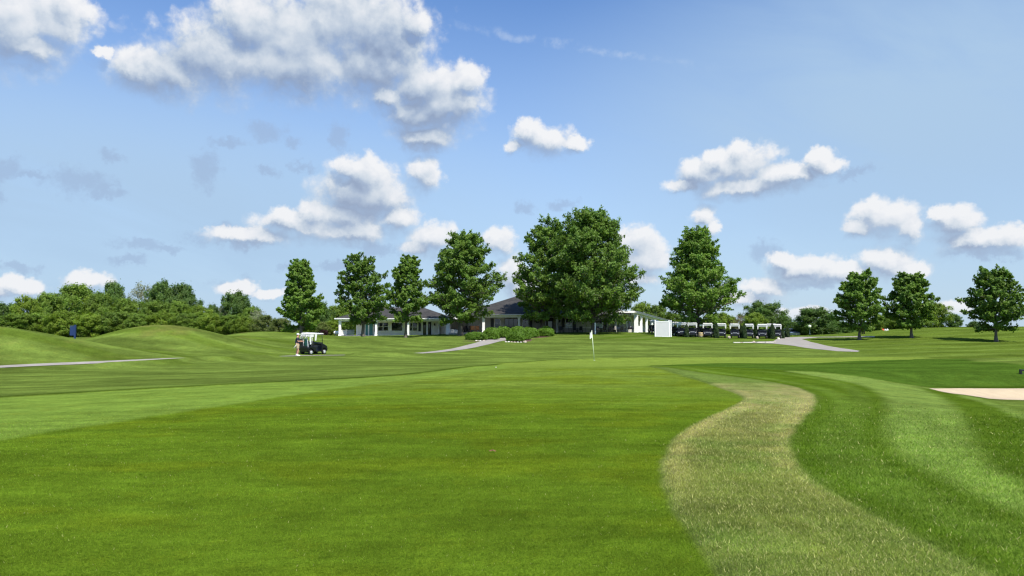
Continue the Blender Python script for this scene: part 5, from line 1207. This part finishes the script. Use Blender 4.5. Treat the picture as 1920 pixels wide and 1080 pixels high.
def golfer(x, y, z, rz, label):
    """faces local +X"""
    t = empty('person', (x, y, z), rz, label, 'person')
    P = [(0, 0, .95), (0, 0, 1.12), (.01, 0, 1.32), (.0, 0, 1.46), (.015, 0, 1.535), (.035, 0, 1.60), (.04, 0, 1.70), (.02, 0, 1.76)]
    R = [(.145, .125), (.165, .14), (.175, .13), (.09, .09), (.062, .062), (.085, .075), (.098, .085), (.06, .06)]
    E = [(0, 1), (1, 2), (2, 3), (3, 4), (4, 5), (5, 6), (6, 7)]
    def add(p, r, par):
        P.append(p); R.append(r); E.append((par, len(P) - 1)); return len(P) - 1
    hands = []
    for s in (-1, 1):
        fwd = .04 if s < 0 else -.05
        h = add((0.0, s * .10, .88), .115, 0); k = add((fwd + .03, s * .115, .50), .068, h); c = add((fwd, s * .115, .34), .062, k); a = add((fwd - .03, s * .12, .09), .040, c); f = add((fwd + .07, s * .13, .04), .042, a); add((fwd + .15, s * .135, .03), .030, f)
        sh = add((0.0, s * .19, 1.42), .068, 3); el = add((.04, s * .25, 1.17), .046, sh); 
        w = add((.33, s * (.20 if s < 0 else .16), 1.20 if s < 0 else 1.14), .030, el); pm = add((.40, s * (.19 if s < 0 else .14), 1.20 if s < 0 else 1.14), (.020, .034), w)
        hz = P[pm][2]; hy = P[pm][1]
        for q, (dy, L, dz) in enumerate(((-.030, .085, -.035), (-.010, .095, -.045), (.010, .088, -.050), (.028, .070, -.050))):
            b = add((.435, hy + dy, hz), .0095, pm); m1 = add((.435 + L * .5, hy + dy * 1.1, hz + dz * .4), .0085, b); add((.435 + L * .8, hy + dy * 1.1, hz + dz), .0075, m1)
        tb = add((.40, hy - s * .035, hz + .01), .011, w if False else pm); add((.44, hy - s * .055, hz + .005), .0095, tb)
    body = skinned('body', P, E, R, M['skin'], t)
    # face
    part('face', body, M['skin'], lambda bm: (sph(bm, (.135, 0, 1.655), .018, 8, (1, .8, 1.3)), sph(bm, (.03, -.085, 1.66), .024, 8, (.7, .4, 1.2)), sph(bm, (.03, .085, 1.66), .024, 8, (.7, .4, 1.2)), sph(bm, (.115, 0, 1.60), .02, 8, (.6, 1.4, .4))))
    part('eye', body, M['black'], lambda bm: sph(bm, (.122, .032, 1.682), .010, 8)); part('eye', body, M['black'], lambda bm: sph(bm, (.122, -.032, 1.682), .010, 8))
    part('hair', body, M['hair'], lambda bm: sph(bm, (.012, 0, 1.69), .102, 14, (.95, .92, .85)))
    skinned('shirt', [(0, 0, .90), (0, 0, 1.10), (.01, 0, 1.32), (0, 0, 1.45), (0, 0, 1.50), (0, -.19, 1.425), (.03, -.245, 1.24), (0, .19, 1.425), (.03, .245, 1.24)], [(0, 1), (1, 2), (2, 3), (3, 4), (3, 5), (5, 6), (3, 7), (7, 8)],
            [(.20, .18), (.20, .17), (.20, .155), (.115, .115), (.075, .075), .088, .078, .088, .078], M['navy'], t)
    skinned('shorts', [(0, 0, 1.06), (0, 0, .90), (.01, -.10, .86), (.045, -.118, .53), (.01, .10, .86), (-.03, .118, .53)], [(0, 1), (1, 2), (2, 3), (1, 4), (4, 5)], [(.215, .19), (.205, .185), .135, .110, .135, .110], M['khaki'], t)
    for s in (-1, 1):
        f = .04 if s < 0 else -.05
        part('shoe', t, M['shoe'], lambda bm: (sph(bm, (f + .05, s * .13, .055), .075, 12, (1.9, .75, .75)), sph(bm, (f - .03, s * .125, .075), .06, 10, (1, .85, 1))))
        part('sock', t, M['shoe'], lambda bm: cyl(bm, (f - .028, s * .12, .09), (f - .02, s * .12, .17), .052, .05))
    cp = part('cap', t, M['cloth'], lambda bm: sph(bm, (.022, 0, 1.735), .112, 16, (1.03, .95, .72))); part('brim', cp, M['cloth'], lambda bm: sph(bm, (.15, 0, 1.722), .075, 12, (1.1, 1.05, .16)))
    return t
gx, gy = hit(557.5, 668.3, 40); golfer(gx, gy, gz(gx, gy) + .02, rad(14), 'person in a white cap, navy polo and khaki shorts reaching to the golf bags')
t = empty('golf_club', (gx - .10, gy - .18, gz(gx, gy) + .84), 0, 'white headcovered club tucked behind the golfer at hip height', 'golf club'); t.rotation_euler = (0, rad(38), 0)
part('grip', t, M['cloth'], lambda bm: cyl(bm, (0, 0, -.22), (0, 0, .12), .028, .022)); part('shaft', t, M['metal'], lambda bm: cyl(bm, (0, 0, .12), (0, 0, .42), .01))

# ------------------------------------------------------------------ flag, ball and small things
fx, fy = hit(1114.3, 675.5, 30); fz = gz(fx, fy)
fl = empty('flagstick', (fx, fy, fz), 0, 'pale flagstick leaning slightly left with a limp white flag on the green', 'flagstick')
ftop = PZ(620.5, fy) - fz; ldx = PX(1109.6, fy) - fx
part('pole', fl, M['flagpole'], lambda bm: cyl(bm, (0, 0, -.05), (ldx, 0, ftop), .032, .022, 10))
part('knob', fl, M['white'], lambda bm: sph(bm, (ldx, 0, ftop + .02), .03, 10))
part('cup', fl, M['white'], lambda bm: lathe(bm, [(.054, -.1), (.054, .012), (.048, .012), (.048, -.1)], seg=16))
def flag(bm):
    n, m_ = 8, 10; g = []
    for j in range(m_ + 1):
        row = []
        for i in range(n + 1):
            u = i / n; v = j / m_; wdt = .20 * (1 - .25 * v) + .03
            row.append(bm.verts.new((ldx * (1 - .12 * v) - u * wdt * (.55 + .45 * v), .05 * math.sin(u * 9 + v * 2) * (u + .1), ftop - .04 - v * .46 - u * .10 + .02 * math.sin(u * 7))))
        g.append(row)
    for j in range(m_):
        for i in range(n): f = bm.faces.new((g[j][i], g[j][i + 1], g[j + 1][i + 1], g[j + 1][i])); f.smooth = True
part('flag', fl, M['cloth'], flag); fl.children[-1].modifiers.new('thick', 'SOLIDIFY').thickness = .006
bxp, byp = hit(930, 690.0, 20); t = tag(part('golf_ball', None, M['ball'], lambda bm: sph(bm, (0, 0, .021), .0213, 20)), 'tiny white golf ball lying on the fairway left of the flagstick', 'golf ball'); t.location = (bxp, byp, gz(bxp, byp) + .012); t.scale = (.9,) * 3
bxp, byp = hit(922, 849); random.seed(3)
def leafm(bm):
    pts = [(0, 0), (.02, .018), (.045, .012), (.06, .03), (.075, .01), (.10, 0), (.075, -.012), (.055, -.03), (.04, -.01), (.02, -.02)]
    c = bm.verts.new((.05, 0, .03)); vs = [bm.verts.new((x - 0, y, .008 + .02 * random.random())) for x, y in pts]
    for i in range(len(vs)): bm.faces.new((vs[i], vs[(i + 1) % len(vs)], c))
t = tag(part('dead_leaf', None, M['deadleaf'], leafm), 'small curled brown leaf on the fairway in the foreground', 'leaf'); t.location = (bxp - .04, byp, gz(bxp, byp) + .01); t.modifiers.new('thick', 'SOLIDIFY').thickness = .002
# black post at the right edge
bxp, byp = hit(1914, 703.5, 22); t = empty('marker_post', (bxp, byp, gz(bxp, byp)), 0, 'short black post with a side bracket at the right edge of the photo', 'post')
part('post', t, M['black'], lambda bm: bx(bm, -.035, .035, -.035, .035, -.05, .20, .006)); part('bracket', t, M['black'], lambda bm: (bx(bm, .036, .12, -.02, .02, .14, .19, .004), bx(bm, .036, .10, -.02, .02, .02, .05, .004)))
# blue banner
bD = 95.0; x = PX(141, bD); g = gz(x, bD); t = empty('banner', (x, bD, g), 0, 'dark blue banner hanging from a blue post between the left mounds', 'banner')
part('post', t, M['blue'], lambda bm: bx(bm, -.09, .09, -.09, .09, -.2, PZ(609, bD) - g)); part('arm', t, M['blue'], lambda bm: bx(bm, -.70, -.092, -.03, .03, PZ(611.5, bD) - g, PZ(610.5, bD) - g))
part('cloth', t, M['blue'], lambda bm: bx(bm, -.66, -.14, -.015, .015, PZ(629, bD) - g, PZ(611.8, bD) - g, .004))
# lamp by the road
lD = 112.0; x = PX(1518, lD); g = gz(x, lD); t = empty('street_lamp', (x, lD, g), 0, 'globe lamp on a dark green pole before the round tree', 'lamp'); hh = PZ(612, lD) - g
part('pole', t, M['polegreen'], lambda bm: (lathe(bm, [(.14, 0), (.12, .3), (.06, .36), (.05, hh - .28), (.10, hh - .22)], seg=12))); part('globe', t, M['globe'], lambda bm: sph(bm, (0, 0, hh), .235, 18))
# rocks
def rock(px, D, wpx, hpx, label, group, m=M['rock'], seed=0, name='rock'):
    x = PX(px, D); R = wpx / 2 / F_PX * D; H = hpx / F_PX * D; bm = B(); bmesh.ops.create_icosphere(bm, subdivisions=2, radius=1); rng = np.random.default_rng(seed)
    for v in bm.verts:
        k = 1 + rng.uniform(-.14, .14); v.co = Vector((v.co.x * R * k, v.co.y * R * .8 * k, (v.co.z * .5 + .42) * H * k))
    o = obj(name, bm, m); o.location = (x, D, gz(x, D) - .01); tag(o, label, 'rock', group); return o
GRk = 'pale stones edging the yew beds'
M['rockwhite'] = mat('white_rock', (.68, .64, .57), .9, var=.2, vscale=3, bump=.5, bscale=8)
for i, (px, w, h, m, l) in enumerate(((893, 4, 2.6, 'rockwhite', 'white stone at the foot of the leftmost yew, left of a pair'), (900.5, 4, 2.6, 'rockwhite', 'white stone at the foot of the leftmost yew, right of a pair'), (896.6, 3, 2, 'rock', 'small tan stone between two white ones by the leftmost yew'), (907, 5, 3, 'rock', 'tan stone at the mulch left of the path'))):
    rock(px, 82.0, w, h, l, GRk, M[m], i)
for i, (px, w, h, m, l) in enumerate(((948.5, 4, 2.6, 'rockwhite', 'white stone leftmost in the ring round the lone right yew'), (953.5, 4.6, 3, 'rockwhite', 'white stone second from left in the ring round the lone yew'), (959, 5, 2.4, 'rock', 'tan stone under the left half of the lone yew'), (965, 6, 2.2, 'rock', 'flat tan stone under the middle of the lone yew'),
                         (971, 4, 2.4, 'rockwhite', 'white stone under the middle right of the lone yew'), (976.5, 4, 2.6, 'rockwhite', 'white stone near the right foot of the lone yew'), (984, 8, 4.4, 'rock', 'largest orange-tan stone at the right of the lone yew'))):
    rock(px, 81.6, w, h, l, GRk, M[m], 10 + i)
def mulch_bed(pts, label): sheet('mulch_bed', smooth([hit(px, py, 60) for px, py in pts], 1), M['mulch'], .035, label, .6)
mulch_bed([(868, 641), (905, 642.0), (925, 637), (945, 632), (960, 629), (945, 628), (905, 631), (868, 637)], 'brown mulch under the yews left of the path')
mulch_bed([(944, 639.5), (960, 642), (992, 642), (1000, 636), (1042, 630), (1040, 627), (990, 628), (955, 634)], 'brown mulch under the yews right of the path')
# edging stones and boulders by the cart park
GE = 'pale edging stones below the parked carts'
for i, (a, b) in enumerate(((1374.5, 1387.5), (1392.5, 1410.5), (1417.5, 1433), (1435, 1450))):
    D = 83.2; x0, x1 = PX(a, D), PX(b, D); z = gz((x0 + x1) / 2, D); bm = B(); bx(bm, x0, x1, D - .12, D + .12, z - .1, z + .13, .02)
    tag(obj('edging_stone', bm, M['curb']), ('leftmost', 'second from left', 'third from left', 'rightmost')[i] + ' pale edging stone in the line below the parked carts', 'edging stone', GE)
GB = 'tan boulders around the cart park'
rock(1413, 83.4, 6, 4, 'orange tan boulder in the gap between the second and third edging stones', GB, seed=31); rock(1433.6, 83.6, 4, 2.5, 'small tan boulder between the third and last edging stones', GB, seed=32); rock(1451.5, 84, 4.5, 3.5, 'brown boulder at the right end of the edging stones', GB, seed=33)
rock(1459, 92.5, 5.5, 4.5, 'pale boulder in front of the last parked cart', GB, M['rockwhite'], 34); rock(1366.8, 94.0, 5.5, 6, 'tan rounded boulder between the fifth and sixth parked carts', GB, seed=35); rock(1419.5, 94.0, 6, 6.5, 'tan boulder between the seventh and eighth parked carts', GB, seed=36)
rock(1390.8, 83.3, 4.5, 2.4, 'brown boulder in the gap after the leftmost edging stone', GB, seed=37)
D = 95.0; x = PX(1313.7, D); t = empty('barrel', (x, D, gz(x, D)), 0, 'tan wooden barrel beside the large maple trunk', 'barrel')
part('staves', t, M['barrel'], lambda bm: lathe(bm, [(.24, 0), (.29, .2), (.31, .36), (.29, .52), (.25, .68), (.20, .68)], seg=18))
part('hoop', t, M['metal'], lambda bm: lathe(bm, [(.295, .17), (.303, .17), (.303, .22), (.295, .22)], seg=18)); part('hoop', t, M['metal'], lambda bm: lathe(bm, [(.288, .52), (.296, .52), (.29, .56), (.28, .56)], seg=18))
# parked car far behind the road
def car(px, D, rz, label):
    x = PX(px, D); t = empty('parked_car', (x, D, gz(x, D) + .02), rz, label, 'car')
    part('body', t, M['carblue'], lambda bm: prism(bm, [(-2.2, .35), (-1.75, .32), (-1.6, .62), (-1.1, .62), (-.98, .30), (1.0, .30), (1.12, .62), (1.62, .62), (1.78, .32), (2.2, .38), (2.22, .70), (1.25, .92), (-1.9, .98), (-2.2, .85)], -.88, .88, .05))
    part('roof', t, M['carblue'], lambda bm: prism(bm, [(-1.0, 1.38), (.25, 1.38), (.35, 1.42), (.1, 1.47), (-.9, 1.47), (-1.1, 1.42)], -.66, .66, .02)); part('window', t, M['glass'], lambda bm: prism(bm, [(-1.7, .96), (1.1, .90), (.3, 1.39), (-1.05, 1.39)], -.74, .74, .03))
    for wx in (-1.35, 1.37):
        for y in (-.78, .78): wheel(t, wx, y, .32, .2)
    for s in (-1, 1): part('headlight', t, M['rim'], lambda bm: sph(bm, (2.17, s * .62, .66), .12, 10, (.4, 1.3, .7)))
car(1481, 139, -1.45, 'pale car seen nose-on, half sunk behind the crest at the top of the road')
# far golfers' flag and people near the middle young maple
D = 104.0; x = PX(1655, D); g = gz(x, D); t = empty('flag', (x, D, g - .2), 0, 'small orange flag beyond the knoll between two young maples', 'flag'); t.scale = (.7, .7, .7); part('pole', t, M['white'], lambda bm: cyl(bm, (.32, 0, -.3), (.32, 0, .78), .02)); part('cloth', t, M['orange'], lambda bm: hexa(bm, [(-.12, -.01, .60), (.30, -.01, .42), (.30, .01, .42), (-.12, .01, .60), (-.12, -.01, .86), (.30, -.01, .74), (.30, .01, .74), (-.12, .01, .86)]))
for i, px in enumerate((1660.5, 1664)):
    x = PX(px, D); t = tag(part('marker', None, M['white'], lambda bm: lathe(bm, [(.10, -.1), (.10, .22), (.06, .30), (.02, .32)], seg=12)), ('left', 'right')[i] + ' of two small white markers beside the orange flag', 'marker', 'small white markers on the knoll'); t.location = (x, D, gz(x, D))
for i, px in enumerate((1616.5, 1620)):
    D = 100; x = PX(px, D); t = tag(part('post', None, M['barkdark'], lambda bm: cyl(bm, (0, 0, -.2), (0, 0, 1.9), .10, .07)), ('left', 'right')[i] + ' of two slim dark posts behind the first young maple trunk', 'post', 'slim posts behind the young maple'); t.location = (x, D, gz(x, D))
#@@GRASS
def blades():
    rng = np.random.default_rng(7); n = 520000
    r = np.exp(rng.uniform(math.log(3.6), math.log(20), n)); az = rng.uniform(-rad(38), rad(38), n); X = r * np.sin(az); Y = r * np.cos(az)
    keep = (_bun(X, Y) <= 0) & (rng.random(n) > sstep(r, 8, 20)); X = X[keep]; Y = Y[keep]; r = r[keep]; n = len(X)
    d = sdist(X, Y, wFAIR); tan = sdist(X, Y, wTAN) > 0
    h = np.where(d > 0, .012, .021) * rng.uniform(.5, 1.4, n) * (r / 5) ** .35 * (1 - .7 * sstep(r, 10, 30))
    w = .0025 * (r / 5) ** .85 * rng.uniform(.7, 1.5, n) * np.where(d > 0, .9, 1.1)
    Z = zt(X, Y) + .035 * sstep(-d, -.05, .15)
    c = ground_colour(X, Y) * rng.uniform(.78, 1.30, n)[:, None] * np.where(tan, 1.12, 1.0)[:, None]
    dry = (rng.random(n) < np.where(tan, .15, np.where(d > 0, .006, .03)))[:, None]; c = np.where(dry, np.array([.44, .43, .19]) * rng.uniform(.6, 1.1, (n, 1)), c)
    a = rng.uniform(0, 6.283, n); lx = rng.normal(0, .7, n) * h; ly = rng.normal(0, .7, n) * h
    b = np.stack([X, Y, Z - .004], 1); t = np.stack([np.cos(a) * w, np.sin(a) * w, 0 * w], 1)
    top = np.stack([X + lx, Y + ly, Z + h], 1)
    V = np.stack([b - t, b + t, top], 1).reshape(-1, 3)
    me = np_mesh('grass', V, T3=np.arange(3 * n).reshape(-1, 3), col=np.repeat(c, 3, 0))
    m = mat_leaf('grass_blades', (1.32, 1.30, 1.2), .4, .7, .1)
    tag(obj('grass', me, m), 'short grass blades of the fairway and first cut', kind='stuff')
blades()
